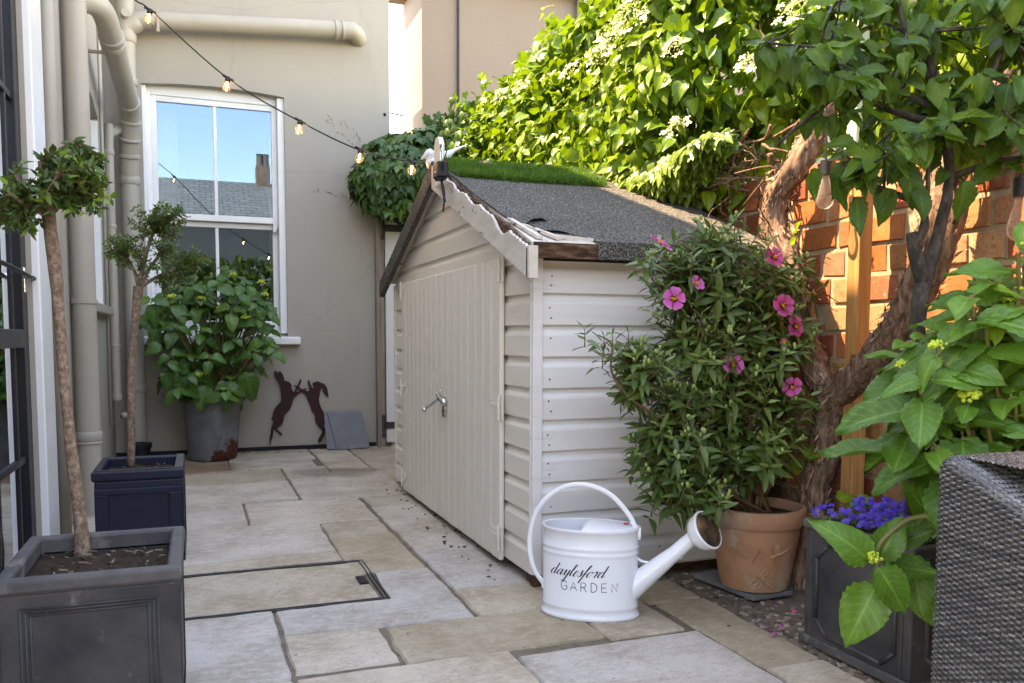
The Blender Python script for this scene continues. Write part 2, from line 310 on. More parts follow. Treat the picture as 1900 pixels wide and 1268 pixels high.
class MB:
    def __init__(s): s.v = []; s.f = []; s.mi = []; s.tone = None
    def add(s, vs, fs, mi=0):
        k = len(s.v); s.v.extend([tuple(map(float, p)) for p in vs]); s.f.extend([[i+k for i in f] for f in fs]); s.mi.extend([mi]*len(fs)); return s
    def box(s, a, b, mi=0, jit=0):
        x0, y0, z0 = (min(a[i], b[i]) for i in range(3)); x1, y1, z1 = (max(a[i], b[i]) for i in range(3))
        j = lambda: U_(-jit, jit) if jit else 0
        vs = [(x+j(), y+j(), z+j()) for z in (z0, z1) for y in (y0, y1) for x in (x0, x1)]
        return s.add(vs, [(0, 2, 3, 1), (4, 5, 7, 6), (0, 1, 5, 4), (2, 6, 7, 3), (0, 4, 6, 2), (1, 3, 7, 5)], mi)
    def obox(s, c, ax, ay, az, mi=0):
        """oriented box: centre and three half-axis vectors"""
        c, ax, ay, az = (np.array(q, float) for q in (c, ax, ay, az))
        vs = [c+i*ax+j*ay+k*az for k in (-1, 1) for j in (-1, 1) for i in (-1, 1)]
        return s.add(vs, [(0, 2, 3, 1), (4, 5, 7, 6), (0, 1, 5, 4), (2, 6, 7, 3), (0, 4, 6, 2), (1, 3, 7, 5)], mi)
    def beam(s, p, q, w, h, up=(0, 0, 1), mi=0):
        p, q = np.array(p, float), np.array(q, float); d = q-p; L = np.linalg.norm(d); d /= L
        x = np.cross(d, up); x /= np.linalg.norm(x); u = np.cross(x, d)
        return s.obox((p+q)/2, d*L/2, x*w/2, u*h/2, mi)
    def tube(s, path, r, seg=10, caps=True, sm=3, ell=None, rough=0, ridge=0, mi=0, ref=(0, 0, 1)):
        P = [np.array(p, float) for p in path]; n = len(P)
        R = list(r) if hasattr(r, '__len__') else [r]*n
        if sm > 1 and n > 2:
            Q = []; RR = []
            for i in range(n-1):
                a, b, c, d = P[max(i-1, 0)], P[i], P[i+1], P[min(i+2, n-1)]
                for k in range(sm):
                    t = k/sm; Q.append(.5*((2*b)+(-a+c)*t+(2*a-5*b+4*c-d)*t*t+(-a+3*b-3*c+d)*t**3)); RR.append(R[i]*(1-t)+R[i+1]*t)
            Q.append(P[-1]); RR.append(R[-1]); P, R = Q, RR; n = len(P)
        vs = []; fs = []; prev = None
        for i in range(n):
            d = P[min(i+1, n-1)]-P[max(i-1, 0)]; d /= (np.linalg.norm(d)+1e-12)
            if prev is None:
                rf = np.array(ref, float)
                if abs(d @ rf) > .95: rf = np.array((1., 0, 0)) if abs(d[0]) < .9 else np.array((0, 1., 0))
                x = np.cross(rf, d)
            else: x = prev-d*(prev @ d)
            x /= np.linalg.norm(x); prev = x; y = np.cross(d, x)
            for k in range(seg):
                a = 2*math.pi*k/seg; rr = R[i]
                if rough: rr *= 1+rough*(mnoise.noise(Vector(P[i]*14+x*math.cos(a)*3+y*math.sin(a)*3)))
                if ridge: rr *= 1+ridge*math.sin(a*5+i*.35)+ridge*.6*math.sin(a*9-i*.2)
                ex, ey = ell if ell else (1, 1)
                vs.append(P[i]+rr*(ex*math.cos(a)*x+ey*math.sin(a)*y))
        for i in range(n-1):
            for k in range(seg):
                k2 = (k+1) % seg; fs.append((i*seg+k, i*seg+k2, (i+1)*seg+k2, (i+1)*seg+k))
        if caps: fs.append(tuple(range(seg-1, -1, -1))); fs.append(tuple((n-1)*seg+k for k in range(seg)))
        return s.add(vs, fs, mi)
    def lathe(s, prof, c=(0, 0, 0), seg=32, ax=None, ay=None, az=None, mi=0, cap=True, wob=0):
        """profile (r, h) turned round an axis; ax, ay may differ in length to make an ellipse"""
        ax = np.array(ax if ax is not None else (1, 0, 0), float); ay = np.array(ay if ay is not None else (0, 1, 0), float); az = np.array(az if az is not None else (0, 0, 1), float)
        c = np.array(c, float); vs = []; fs = []
        for j, (r, h) in enumerate(prof):
            for k in range(seg):
                a = 2*math.pi*k/seg; rr = r*(1+wob*mnoise.noise(Vector((math.cos(a)*1.5, math.sin(a)*1.5, h*6)))) if wob else r
                vs.append(c+ax*rr*math.cos(a)+ay*rr*math.sin(a)+az*h)
        for j in range(len(prof)-1):
            for k in range(seg):
                k2 = (k+1) % seg; fs.append((j*seg+k, j*seg+k2, (j+1)*seg+k2, (j+1)*seg+k))
        if cap:
            if prof[0][0] > 1e-6: fs.append(tuple(range(seg-1, -1, -1)))
            if prof[-1][0] > 1e-6: fs.append(tuple((len(prof)-1)*seg+k for k in range(seg)))
        return s.add(vs, fs, mi)
    def poly(s, outer, holes, fn, th, mi=0):
        """flat polygon with holes in (u, v); fn maps (u, v, w) to the world; extruded th along w"""
        bm = bmesh.new(); loops = []
        for lp in [outer]+list(holes):
            vv = [bm.verts.new((p[0], p[1], 0)) for p in lp]; loops.append(vv)
            for i in range(len(vv)): bm.edges.new((vv[i], vv[(i+1) % len(vv)]))
        bmesh.ops.triangle_fill(bm, use_beauty=True, use_dissolve=False, edges=bm.edges[:])
        bm.verts.index_update(); V = [v.co.copy() for v in bm.verts]; T = [[v.index for v in f.verts] for f in bm.faces]
        n = len(V); vs = [fn(p.x, p.y, 0) for p in V]+[fn(p.x, p.y, th) for p in V]
        fs = T+[[i+n for i in reversed(t)] for t in T]
        for lp in loops:
            ids = [v.index for v in lp]
            for i in range(len(ids)):
                a, b = ids[i], ids[(i+1) % len(ids)]; fs.append([a, b, b+n, a+n])
        bm.free(); s.add(vs, fs, mi)
        return s
    def ball(s, c, r, seg=8, ring=5, mi=0, sc=(1, 1, 1)):
        c = np.array(c, float); vs = [c+np.array((0, 0, -r*sc[2]))]; fs = []
        for j in range(1, ring):
            t = -math.pi/2+math.pi*j/ring
            for k in range(seg):
                a = 2*math.pi*k/seg; vs.append(c+r*np.array((math.cos(t)*math.cos(a)*sc[0], math.cos(t)*math.sin(a)*sc[1], math.sin(t)*sc[2])))
        vs.append(c+np.array((0, 0, r*sc[2]))); e = len(vs)-1
        for k in range(seg):
            k2 = (k+1) % seg; fs.append((0, 1+k2, 1+k)); fs.append((e, e-seg+k, e-seg+k2))
            for j in range(ring-2): a = 1+j*seg; fs.append((a+k, a+k2, a+seg+k2, a+seg+k))
        return s.add(vs, fs, mi)
    def build(s, name, mats, parent=None, smooth=False, bevel=0, label=None, cat=None, group=None, kind=None, loc=None, tone=None, recalc=True, auto=None):
        me = bpy.data.meshes.new(name)
        if parent is not None: L = WL[parent]
        elif loc is not None: L = np.array(loc, float)
        else: a = np.array(s.v); L = np.array([(a[:, 0].min()+a[:, 0].max())/2, (a[:, 1].min()+a[:, 1].max())/2, a[:, 2].min()])
        me.from_pydata([(p[0]-L[0], p[1]-L[1], p[2]-L[2]) for p in s.v], [], s.f)
        if not isinstance(mats, (list, tuple)): mats = [mats]
        for m in mats: me.materials.append(m)
        if len(mats) > 1: me.polygons.foreach_set('material_index', s.mi)
        if recalc:
            bm = bmesh.new(); bm.from_mesh(me); bmesh.ops.recalc_face_normals(bm, faces=bm.faces[:]); bm.to_mesh(me); bm.free()
        if tone is not None:
            at = me.attributes.new('tone', 'FLOAT_COLOR', 'FACE'); at.data.foreach_set('color', np.array(tone, float).reshape(-1))
        if smooth:
            me.polygons.foreach_set('use_smooth', [True]*len(me.polygons))
            if auto: me.set_sharp_from_angle(angle=rad(auto))
        me.update()
        o = bpy.data.objects.new(name, me); COL.objects.link(o)
        if parent is not None: o.parent = parent
        else: o.location = L
        WL[o] = L
        if bevel:
            b = o.modifiers.new('edge', 'BEVEL'); b.width = bevel; b.segments = 2; b.limit_method = 'ANGLE'; b.angle_limit = rad(40)
        settag(o, label, cat, group, kind); return o
def copy_of(o, parent, name=None, d=(0, 0, 0)):
    c = o.copy(); COL.objects.link(c); c.parent = parent; c.location = d; WL[c] = WL[parent]; return c

# ------------------------------------------------------------------ leaves
def nrm(a): return a/(np.linalg.norm(a, axis=-1, keepdims=True)+1e-9)
def leaf_t(W=.6, nu=2, nv=6, shape='ovate', fold=.25, droop=.3, wave=.03, serr=0, twist=0, seed=0):
    r = np.random.default_rng(seed); V = []; UV = []; Fc = []
    for j in range(nv+1):
        v = j/nv
        if shape == 'ovate': w_ = math.sin(math.pi*min(1, max(0, v))**.72)**.75 if 0 < v < 1 else 0
        elif shape == 'lance': w_ = math.sin(math.pi*v**.85)**.9 if 0 < v < 1 else 0
        elif shape == 'heart': w_ = (min(1, (v*4.2)**.6) if v < .28 else 1)*(1-max(0, (v-.22)/.78)**1.7)
        elif shape == 'petal': w_ = (.12+.88*min(1, v*1.35)**1.1)*(1 if v < .85 else 1-.35*((v-.85)/.15)**2)
        elif shape == 'blade': w_ = 1-v
        else: w_ = math.sin(math.pi*v)
        w_ = max(w_, .015)*W/2
        if serr and 0 < j < nv: w_ *= 1+(serr if j % 2 else -serr)
        for i in range(-nu, nu+1):
            x = i/nu*w_; z = fold*abs(x)-droop*v*v+wave*math.sin(v*7+i*1.7+seed)*(abs(i)/nu)+twist*x*v
            yy = v+(.04*(-abs(i)/nu) if serr and j % 2 else 0)
            V.append((x, yy, z)); UV.append((i/nu*.5+.5, v))
    n = 2*nu+1
    for j in range(nv):
        for i in range(2*nu): a = j*n+i; Fc.append((a, a+1, a+n+1, a+n))
    return np.array(V), np.array(UV), Fc
def ivy_t(seed=0, droop=.2):
    out = [(0, 0), (.30, -.12), (.50, .05), (.42, .25), (.62, .45), (.30, .50), (.20, .70), (0, 1.0), (-.20, .70), (-.30, .50), (-.62, .45), (-.42, .25), (-.50, .05), (-.30, -.12)]
    V = [(0, .35, .03)]+[(x*.85, y, -droop*y*y-.12*abs(x)+.02*math.sin(seed+6*x)) for x, y in out]; UV = [(.5, .35)]+[(x*.75+.5, y) for x, y in out]
    n = len(out); return np.array(V), np.array(UV), [(0, 1+i, 1+(i+1) % n) for i in range(n)]
class Leaves:
    def __init__(s, temps): s.t = temps; s.P = []; s.T = []; s.N = []; s.S = []; s.R = []
    def add(s, p, t, n, size, r=None):
        s.P.append(p); s.T.append(t); s.N.append(n); s.S.append(size); s.R.append(random.random() if r is None else min(1, max(0, r)))
    def arrays(s):
        T = nrm(np.array(s.T, float)); N = np.array(s.N, float); N = N-(N*T).sum(1, keepdims=True)*T
        bad = np.linalg.norm(N, axis=1) < 1e-4; N[bad] = (.1, .2, 1); N = nrm(N); X = np.cross(T, N)
        return np.array(s.P, float), X, T, N, np.array(s.S, float), np.array(s.R, float)
    def build(s, name, mat, parent=None, **kw):
        P, X, T, N, S, R = s.arrays(); idx = np.array([random.randrange(len(s.t)) for _ in range(len(P))])
        AV = []; AU = []; AF = []; AR = []; off = 0
        for ti, (V, UV, Fc) in enumerate(s.t):
            k = np.where(idx == ti)[0]
            if not len(k): continue
            v = (V[None, :, 0:1]*X[k][:, None, :]+V[None, :, 1:2]*T[k][:, None, :]+V[None, :, 2:3]*N[k][:, None, :])*S[k][:, None, None]+P[k][:, None, :]
            n = len(V); AV.append(v.reshape(-1, 3)); AU.append(np.tile(UV, (len(k), 1))); AR.append(np.repeat(R[k], n))
            f4 = np.array([list(f)+[-1]*(4-len(f)) for f in Fc])
            ff = f4[None]+(np.arange(len(k))*n+off)[:, None, None]; ff[np.broadcast_to(f4[None] < 0, ff.shape)] = -1
            AF.append(ff.reshape(-1, 4)); off += n*len(k)
        V = np.concatenate(AV); UVs = np.concatenate(AU); RR = np.concatenate(AR); Fs = np.concatenate(AF)
        L = WL[parent] if parent is not None else np.array(kw.get('loc', (0, 0, 0)), float)
        me = bpy.data.meshes.new(name); tri = Fs[:, 3] < 0
        cnt = np.where(tri, 3, 4); st = np.concatenate([[0], np.cumsum(cnt)[:-1]]); flat = Fs.reshape(-1); flat = flat[flat >= 0]
        me.vertices.add(len(V)); me.vertices.foreach_set('co', (V-L).reshape(-1)); me.loops.add(len(flat)); me.loops.foreach_set('vertex_index', flat.astype(np.int32))
        me.polygons.add(len(Fs)); me.polygons.foreach_set('loop_start', st.astype(np.int32)); me.polygons.foreach_set('use_smooth', np.ones(len(Fs), bool))
        me.update(calc_edges=True)
        u = me.uv_layers.new(name='UVMap'); u.data.foreach_set('uv', UVs[flat].reshape(-1).astype(np.float32))
        a = me.attributes.new('rnd', 'FLOAT', 'POINT'); a.data.foreach_set('value', RR.astype(np.float32))
        me.materials.append(mat); o = bpy.data.objects.new(name, me); COL.objects.link(o)
        if parent is not None: o.parent = parent
        else: o.location = L
        WL[o] = L; settag(o, kw.get('label'), kw.get('cat'), kw.get('group'), kw.get('kind')); return o
def rv(): v = RNG.normal(size=3); return v/np.linalg.norm(v)

# ================================================================== THE SETTING
g = MB(); g.box((-60, -60, -.3), (60, 60, -.05)); g.build('ground', MT['joint'], kind='structure', loc=(0, 0, 0))
g = MB(); g.box((-.62, -2.5, -.05), (2.35, 7.2, -.009)); g.build('joint_bed', MT['joint'], kind='structure', loc=(0, 0, 0))
BUF = [(.52, .455, .375), (.50, .43, .34), (.53, .475, .405), (.49, .43, .35)]; BLU = [(.485, .455, .415), (.50, .468, .425)]; TAN = [(.44, .365, .26), (.41, .345, .25), (.45, .385, .295)]
SL = [  # x0, x1, y0, y1, tone
    (-.62, .22, 2.33, 2.945, BLU[1]), (-.62, .225, 1.55, 2.325, BUF[2]), (.235, .865, 1.72, 2.325, BUF[1]), (.235, .865, 1.0, 1.71, BUF[3]), (.875, 1.50, 1.55, 2.275, BLU[1]), (.875, 1.5, .9, 1.54, BUF[1]),
    (1.515, 1.71, 1.95, 2.56, TAN[1]), (1.515, 1.71, 1.2, 1.94, BUF[3]), (1.205, 1.475, 2.305, 2.58, TAN[2]), (1.49, 1.71, 2.575, 2.80, TAN[1]), (.55, 1.195, 2.33, 2.65, TAN[1]), (.235, .535, 2.365, 2.685, BUF[3]),
    (.885, 1.21, 2.66, 2.965, TAN[2]), (.89, 1.24, 2.975, 3.63, BLU[0]), (.89, 1.24, 3.64, 4.61, BUF[2]), (.895, 1.24, 4.62, 4.91, BUF[3]), (1.22, 1.48, 2.595, 2.86, BUF[1]),
    (-.62, .555, 3.53, 3.68, TAN[2]), (-.62, .555, 3.69, 4.33, BUF[2]), (.565, .865, 3.32, 3.965, TAN[0]), (.565, .865, 3.98, 4.28, TAN[2]), (.23, .87, 4.31, 4.955, BUF[0]), (-.62, .215, 4.35, 4.97, BUF[2]),
    (-.62, .535, 4.99, 5.63, BUF[0]), (.55, 1.2, 4.93, 5.89, BUF[0]), (-.62, .535, 5.64, 6.22, TAN[1]), (.55, .85, 5.90, 6.19, BUF[2]), (.865, 1.16, 5.90, 6.42, TAN[2]), (.865, 1.16, 6.43, 7.19, BUF[1]), (.2, .80, 6.23, 6.61, BUF[3]), (-.62, .19, 6.23, 6.9, TAN[1]), (.2, .84, 6.62, 7.0, BUF[1]), (1.175, 1.75, 5.4, 7.19, TAN[2]), (1.765, 2.35, 5.4, 7.19, BUF[1]),
    (-.62, .85, 7.01, 7.18, TAN[0]), (1.25, 2.3, 3.0, 5.35, TAN[1]), (-.62, .22, .6, 1.54, BUF[0]), (-.62, 1.71, -.3, .59, BUF[1])]+[(-3.4+.86*i, -2.56+.86*i, -1.02-.72*j, -.32-.72*j, random.choice(BUF+TAN)) for i in range(7) for j in range(7)]  # unseen slab grid behind the camera, added to bounce sunlight into the court
def slab(mb, tones, x0, x1, y0, y1, tone, poly=None, dz=0):
    tilt = (U_(-.004, .004), U_(-.004, .004)); z0 = U_(-.003, .003)+dz; sd = U_(0, 50)
    if poly is None: poly = [(x0, y0), (x1, y0), (x1, y1), (x0, y1)]
    cx = sum(p[0] for p in poly)/len(poly); cy = sum(p[1] for p in poly)/len(poly)
    ring = []
    for i in range(len(poly)):
        a, b = poly[i], poly[(i+1) % len(poly)]; L = math.dist(a, b); n = max(2, int(L/.045)); dx, dy = (b[0]-a[0])/L, (b[1]-a[1])/L
        for k in range(n):
            t = k/n; e = .0075*mnoise.noise(Vector((sd+(a[0]+(b[0]-a[0])*t)*9, (a[1]+(b[1]-a[1])*t)*9, 0)))+.004*mnoise.noise(Vector((sd+(a[0]+(b[0]-a[0])*t)*40, (a[1]+(b[1]-a[1])*t)*40, 3)))
            e -= .0015
            ring.append((a[0]+(b[0]-a[0])*t-dy*e, a[1]+(b[1]-a[1])*t+dx*e))
    n = len(ring); hz = lambda p: z0+(p[0]-cx)*tilt[0]+(p[1]-cy)*tilt[1]+.0025*mnoise.noise(Vector((p[0]*5, p[1]*5, sd)))
    vs = [(p[0], p[1], -.04) for p in ring]+[(p[0], p[1], hz(p)-.007) for p in ring]
    def ins(p, d): v = Vector((cx-p[0], cy-p[1])); v = v.normalized()*d if len(poly) == 4 else v.normalized()*d*.7; return (p[0]+v.x, p[1]+v.y)
    r2 = [ins(p, .006) for p in ring]; vs += [(p[0], p[1], hz(p)) for p in r2]
    fs = [(i, (i+1) % n, n+(i+1) % n, n+i) for i in range(n)]+[(n+i, n+(i+1) % n, 2*n+(i+1) % n, 2*n+i) for i in range(n)]+[tuple(range(2*n, 3*n))]
    mb.add(vs, fs); j = U_(.93, 1.07); tones += [(tone[0]*j, tone[1]*j, tone[2]*j, 1)]*len(fs)
pv = MB(); tn = []
for s_ in SL: slab(pv, tn, *s_)
slab(pv, tn, 0, 0, 0, 0, BLU[0], poly=[(.235, 2.695), (.865, 2.66), (.868, 3.305), (.645, 3.305), (.64, 2.945), (.235, 2.945)])
pv.build('patio_paving', MT['paving'], kind='structure', tone=tn, loc=(0, 0, 0), recalc=False)

# recessed inspection cover: steel tray, paving infill, two lifting keyholes
mc = thing('inspection_cover', (.1, 3.22, 0), 'stone-filled rectangular drain cover let into the paving, with small black lifting sockets at its ends', 'drain cover')
b = MB(); X0, X1, Y0, Y1 = -.52, .635, 2.955, 3.515
for q in (0, .016):
    a = MB()
    for p0, p1 in (((X0+q, Y0+q), (X1-q, Y0+q)), ((X1-q, Y0+q), (X1-q, Y1-q)), ((X1-q, Y1-q), (X0+q, Y1-q)), ((X0+q, Y1-q), (X0+q, Y0+q))):
        b.beam((*p0, -.012), (*p1, -.012), .006, .024)
b.build('tray_frame', MT['darkmetal'], mc)
b = MB(); tn = []; slab(b, tn, X0+.03, X1-.034, Y0+.026, Y1-.026, TAN[2], dz=-.004); b.build('stone_infill', MT['paving'], mc, tone=tn, recalc=False)
for x in (X1-.055, -.085):
    b = MB(); b.box((x-.018, 3.16, -.02), (x+.018, 3.26, .004)); b.box((x-.011, 3.17, .004), (x+.011, 3.25, .006)); b.build('lifting_socket', MT['black'], mc, bevel=.002)

# soil bed beside the paving with gravel and fallen petals
def terrain(name, x0, x1, y0, y1, st, amp, z, mat, fr=9, parent=None, edge=None, **kw):
    nx, ny = max(2, int((x1-x0)/st)), max(2, int((y1-y0)/st)); b = MB()
    vs = [(x0+(x1-x0)*i/nx, y0+(y1-y0)*j/ny, z+amp*mnoise.fractal(Vector(((x0+(x1-x0)*i/nx)*fr, (y0+(y1-y0)*j/ny)*fr, z*7)), 1, 2, 4)) for j in range(ny+1) for i in range(nx+1)]
    b.add(vs, [(j*(nx+1)+i, j*(nx+1)+i+1, (j+1)*(nx+1)+i+1, (j+1)*(nx+1)+i) for j in range(ny) for i in range(nx)])
    return b.build(name, mat, parent, smooth=True, recalc=False, **kw)
terrain('soil_bed', 1.68, 2.36, .2, 2.99, .02, .013, -.018, MT['soil'], kind='structure', loc=(2, 1.6, 0))
b = MB(); tn = []
for i in range(900):
    y = U_(1.7, 2.88); x = U_(1.715, 2.3) if random.random() < .5 else U_(1.715, 1.9); r = U_(.004, .013)
    if y > 2.4 and random.random() < .5: continue
    k = len(b.f); b.ball((x, y, r*.3-.012), r, 6, 4, sc=(U_(.8, 1.4), U_(.7, 1.1), U_(.4, .7)))
    c = random.choice([(.22, .17, .13), (.30, .24, .19), (.14, .10, .08), (.36, .31, .25), (.10, .07, .05)]); tn += [(*c, 1)]*(len(b.f)-k)
b.build('gravel', MT['gravel'], kind='stuff', tone=tn, loc=(2, 2, 0), label='small brown and buff gravel scattered over the soil beside the paving', cat='gravel')
PET = [leaf_t(.8, 2, 4, 'petal', .1, .25, .08, seed=s) for s in range(3)]
for i, (px, py, r) in enumerate(((1432, 1122, .1), (1452, 1160, .5), (1443, 1178, .3), (1430, 1172, .0), (1500, 1142, .2), (1478, 1132, .6))):
    p = gz(px, py, .012); L = Leaves(PET); L.add(p, (U_(-1, 1), U_(-1, 1), .1), (U_(-.3, .3), U_(-.3, .3), 1), .024, r)
    L.build('fallen_petal', MT['petal'], loc=p, label='pink flower petal lying on the gravel in front of the terracotta pot', cat='petal', group='petals fallen on the gravel')

# ================================================================== THE HOUSE (left wall, rear wing and everything bolted to them)
house = thing('house', (-.62, 7.2, 0), 'cream rendered house walls with drainpipes, sash window and black glazed door around the patio', 'house')
SW = -.62   # plane of the long side wall
fS = lambda u, v, w_: (SW-w_, u, v)
b = MB(); b.poly([(.62, 0), (7.19, 0), (7.19, 5.5), (.62, 5.5)], [[(1.0, .03), (3.86, .03), (3.86, 3.1), (1.0, 3.1)], [(5.32, 1.16), (6.64, 1.16), (6.64, 2.47), (6.3, 2.53), (5.98, 2.55), (5.66, 2.53), (5.32, 2.47)]], fS, .24)
b.build('side_wall', MT['wall'], house)
RW = 7.2
fR = lambda u, v, w_: (u, RW+w_, v)
WX0, WX1, WZ0, WZ1 = -.365, .705, .955, 2.90
b = MB(); b.poly([(-.86, 0), (1.578, 0), (1.578, 4.9), (-.86, 4.9)], [[(WX0, WZ0), (WX1, WZ0), (WX1, WZ1), (.45, WZ1+.022), (.17, WZ1+.03), (-.11, WZ1+.022), (WX0, WZ1)]], fR, .24)
b.box((1.33, 7.44, 0), (1.578, 10.2, 4.9)); b.box((-4, 9.96, 0), (1.33, 10.2, 4.9)); b.build('wing_wall', MT['wall'], house)
b = MB(); b.box((-.62, 7.185, 0), (1.43, 7.199, .035)); b.build('plinth_strip', MT['black'], house)
b = MB(); b.box((-5, .6, 5.5), (-.5, 7.19, 5.62)); b.box((-5, 7.19, 4.95), (-.86, 7.43, 5.62)); b.box((-5, .62, 0), (-4.8, 7.4, 5.5)); b.box((-4.8, .62, 0), (-.87, .8, 5.5)); b.build('eaves_roof', MT['roofslate'], house)
b = MB(); b.box((-4.1, 7.2, 4.9), (1.60, 10.3, 5.0)); b.box((-4.1, 7.45, 0), (-4, 9.9, 4.9)); b.build('wing_roof', MT['roofslate'], house)
# dark rooms behind the glass
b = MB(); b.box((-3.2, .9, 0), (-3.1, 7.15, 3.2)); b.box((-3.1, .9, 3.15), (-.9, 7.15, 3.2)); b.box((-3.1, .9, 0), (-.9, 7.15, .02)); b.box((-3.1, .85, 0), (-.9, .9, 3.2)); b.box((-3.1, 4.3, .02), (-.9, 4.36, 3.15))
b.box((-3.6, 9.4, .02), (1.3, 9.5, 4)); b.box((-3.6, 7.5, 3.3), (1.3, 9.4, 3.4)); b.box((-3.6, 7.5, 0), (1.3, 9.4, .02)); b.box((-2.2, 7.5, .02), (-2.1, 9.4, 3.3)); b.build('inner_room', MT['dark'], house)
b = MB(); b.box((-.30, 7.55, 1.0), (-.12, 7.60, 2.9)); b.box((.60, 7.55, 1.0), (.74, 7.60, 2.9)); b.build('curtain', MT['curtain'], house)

# sash window of the rear wing
wroot = MB(); yF = RW+.085
def rail(mb, x0, x1, z0, z1, y0, y1): mb.box((x0, y0, z0), (x1, y1, z1))
rail(wroot, WX0, WX0+.06, WZ0, WZ1+.05, yF, yF+.12); rail(wroot, WX1-.055, WX1, WZ0, WZ1+.05, yF, yF+.12); rail(wroot, WX0+.06, WX1-.055, WZ1-.055, WZ1+.05, yF, yF+.12); rail(wroot, WX0+.06, WX1-.055, WZ0, WZ0+.05, yF-.005, yF+.12)
win = wroot.build('sash_window', MT['white'], house, bevel=.004)
def sash(name, z0, z1, y, lower):
    b = MB(); x0, x1 = WX0+.06, WX1-.055; st = .042; br = .075 if lower else .05
    rail(b, x0, x0+st, z0, z1, y, y+.04); rail(b, x1-st, x1, z0, z1, y, y+.04); rail(b, x0+st, x1-st, z1-.045, z1, y, y+.04); rail(b, x0+st, x1-st, z0, z0+br, y, y+.04)
    cx = (x0+x1)/2-.005; rail(b, cx-.013, cx+.013, z0+br, z1-.045, y+.004, y+.036)
    if not lower:   # horns of the upper sash
        for x in (x0, x1-st): b.poly([(0, 0), (st, 0), (st*.8, -.05), (st*.3, -.075), (0, -.06)], [], lambda u, v, w_, x=x: (x+u, y+w_, z0+v), .04)
    b.build(name, MT['white'], win, bevel=.004)
    b = MB(); b.box((x0+st-.005, y+.018, z0+br-.005), (x1-st+.005, y+.023, z1-.04)); b.build('pane', MT['glass'], win)
MID = 1.93
sash('upper_sash', MID-.045, WZ1-.055, yF+.01, False); sash('lower_sash', WZ0+.05, MID-.045, yF+.06, True)
b = MB(); x0, x1 = WX0-.05, WX1+.095; b.add([(x0, RW-.085, WZ0-.07), (x1, RW-.085, WZ0-.07), (x1, RW+.085, WZ0-.07), (x0, RW+.085, WZ0-.07), (x0, RW-.085, WZ0-.012), (x1, RW-.085, WZ0-.012), (x1, RW+.085, WZ0+.004), (x0, RW+.085, WZ0+.004)], [(0, 3, 2, 1), (4, 5, 6, 7), (0, 1, 5, 4), (1, 2, 6, 5), (2, 3, 7, 6), (3, 0, 4, 7)])
b.build('sill', MT['white'], win, bevel=.008)
b = MB(); b.box((WX1-.055, RW+.03, WZ0+.02), (WX1+.004, RW+.086, WZ1)); b.build('reveal_bead', MT['white'], win, bevel=.006); b = MB(); b.box((WX0-.004, RW+.03, WZ0+.02), (WX0+.03, RW+.086, WZ1)); b.build('reveal_bead', MT['white'], win, bevel=.006)

# recessed window in the side wall
b = MB(); xF = SW-.12
b.box((xF-.06, 5.32, 1.16), (xF, 5.40, 2.5)); b.box((xF-.06, 6.56, 1.16), (xF, 6.64, 2.5)); b.box((xF-.06, 5.40, 2.40), (xF, 6.56, 2.55)); b.box((xF-.06, 5.40, 1.16), (xF, 6.56, 1.25)); b.box((xF-.05, 5.40, 1.80), (xF-.01, 6.56, 1.86))
w2 = b.build('side_window', MT['white'], house, bevel=.004)
b = MB(); b.box((xF-.04, 5.39, 1.24), (xF-.034, 6.57, 2.41)); b.build('pane', MT['dglass'], w2)
b = MB(); b.box((SW-.14, 5.26, 1.10), (SW+.055, 6.70, 1.158)); b.build('sill', MT['pipe'], w2, bevel=.006)
b = MB(); b.box((SW-.02, 6.643, 1.16), (SW-.118, 6.66, 2.47)); b.box((SW-.118, 6.60, 1.16), (SW-.004, 6.637, 2.45)); b.build('reveal', MT['white'], w2)

# black steel glazed door with its white jamb
b = MB(); b.box((SW-.09, 3.765, .05), (SW-.02, 3.86, 3.1)); b.box((SW-.06, 3.635, .05), (SW-.032, 3.66, 3.1)); b.box((SW-.06, 3.27, .05), (SW-.030, 3.30, 3.1)); b.box((SW-.08, 1.0, .05), (SW-.03, 3.2, .12)); b.box((SW-.08, 2.2, .12), (SW-.045, 2.25, 3.1))
for z in (.46, 1.42, 1.87): b.box((SW-.06, 1.0, z-.013), (SW-.030, 3.765, z+.013))
door = b.build('glazed_door', MT['black'], house, bevel=.003)
b = MB(); b.box((SW-.044, 1.0, .1), (SW-.040, 3.77, 3.1)); b.build('pane', MT['dglass'], door)
b = MB(); b.box((SW-.045, 1.0, .905), (SW-.012, 3.735, .975)); b.build('lock_rail', MT['darkmetal'], door, bevel=.003)
b = MB(); b.tube([(SW-.02, 3.79, 1.185), (SW+.012, 3.79, 1.185)], .011, 10, sm=1); b.box((SW-.022, 3.775, 1.12), (SW-.012, 3.805, 1.22)); b.build('lock_cylinder', MT['chrome'], door, bevel=.002)
b = MB(); b.tube([(SW-.02, 2.9, 1.205), (SW+.0, 3.3, 1.20), (SW+.004, 3.75, 1.185), (SW+.012, 4.05, 1.175)], .009, 8); b.ball((SW+.012, 4.06, 1.175), .016); b.build('door_stay', MT['black'], door, smooth=True)
b = MB(); b.box((SW-.1, 3.862, 0), (SW+.028, 4.12, 3.6)); b.box((SW-.02, 4.12, 0), (SW+.018, 4.2, 3.6)); b.build('door_jamb', MT['white'], house, bevel=.006)
b = MB(); b.tube([(SW+.018, 4.34, 0), (SW+.018, 4.34, 4)], .03, 12, sm=1); b.build('wall_moulding', MT['pipe'], house, smooth=True)

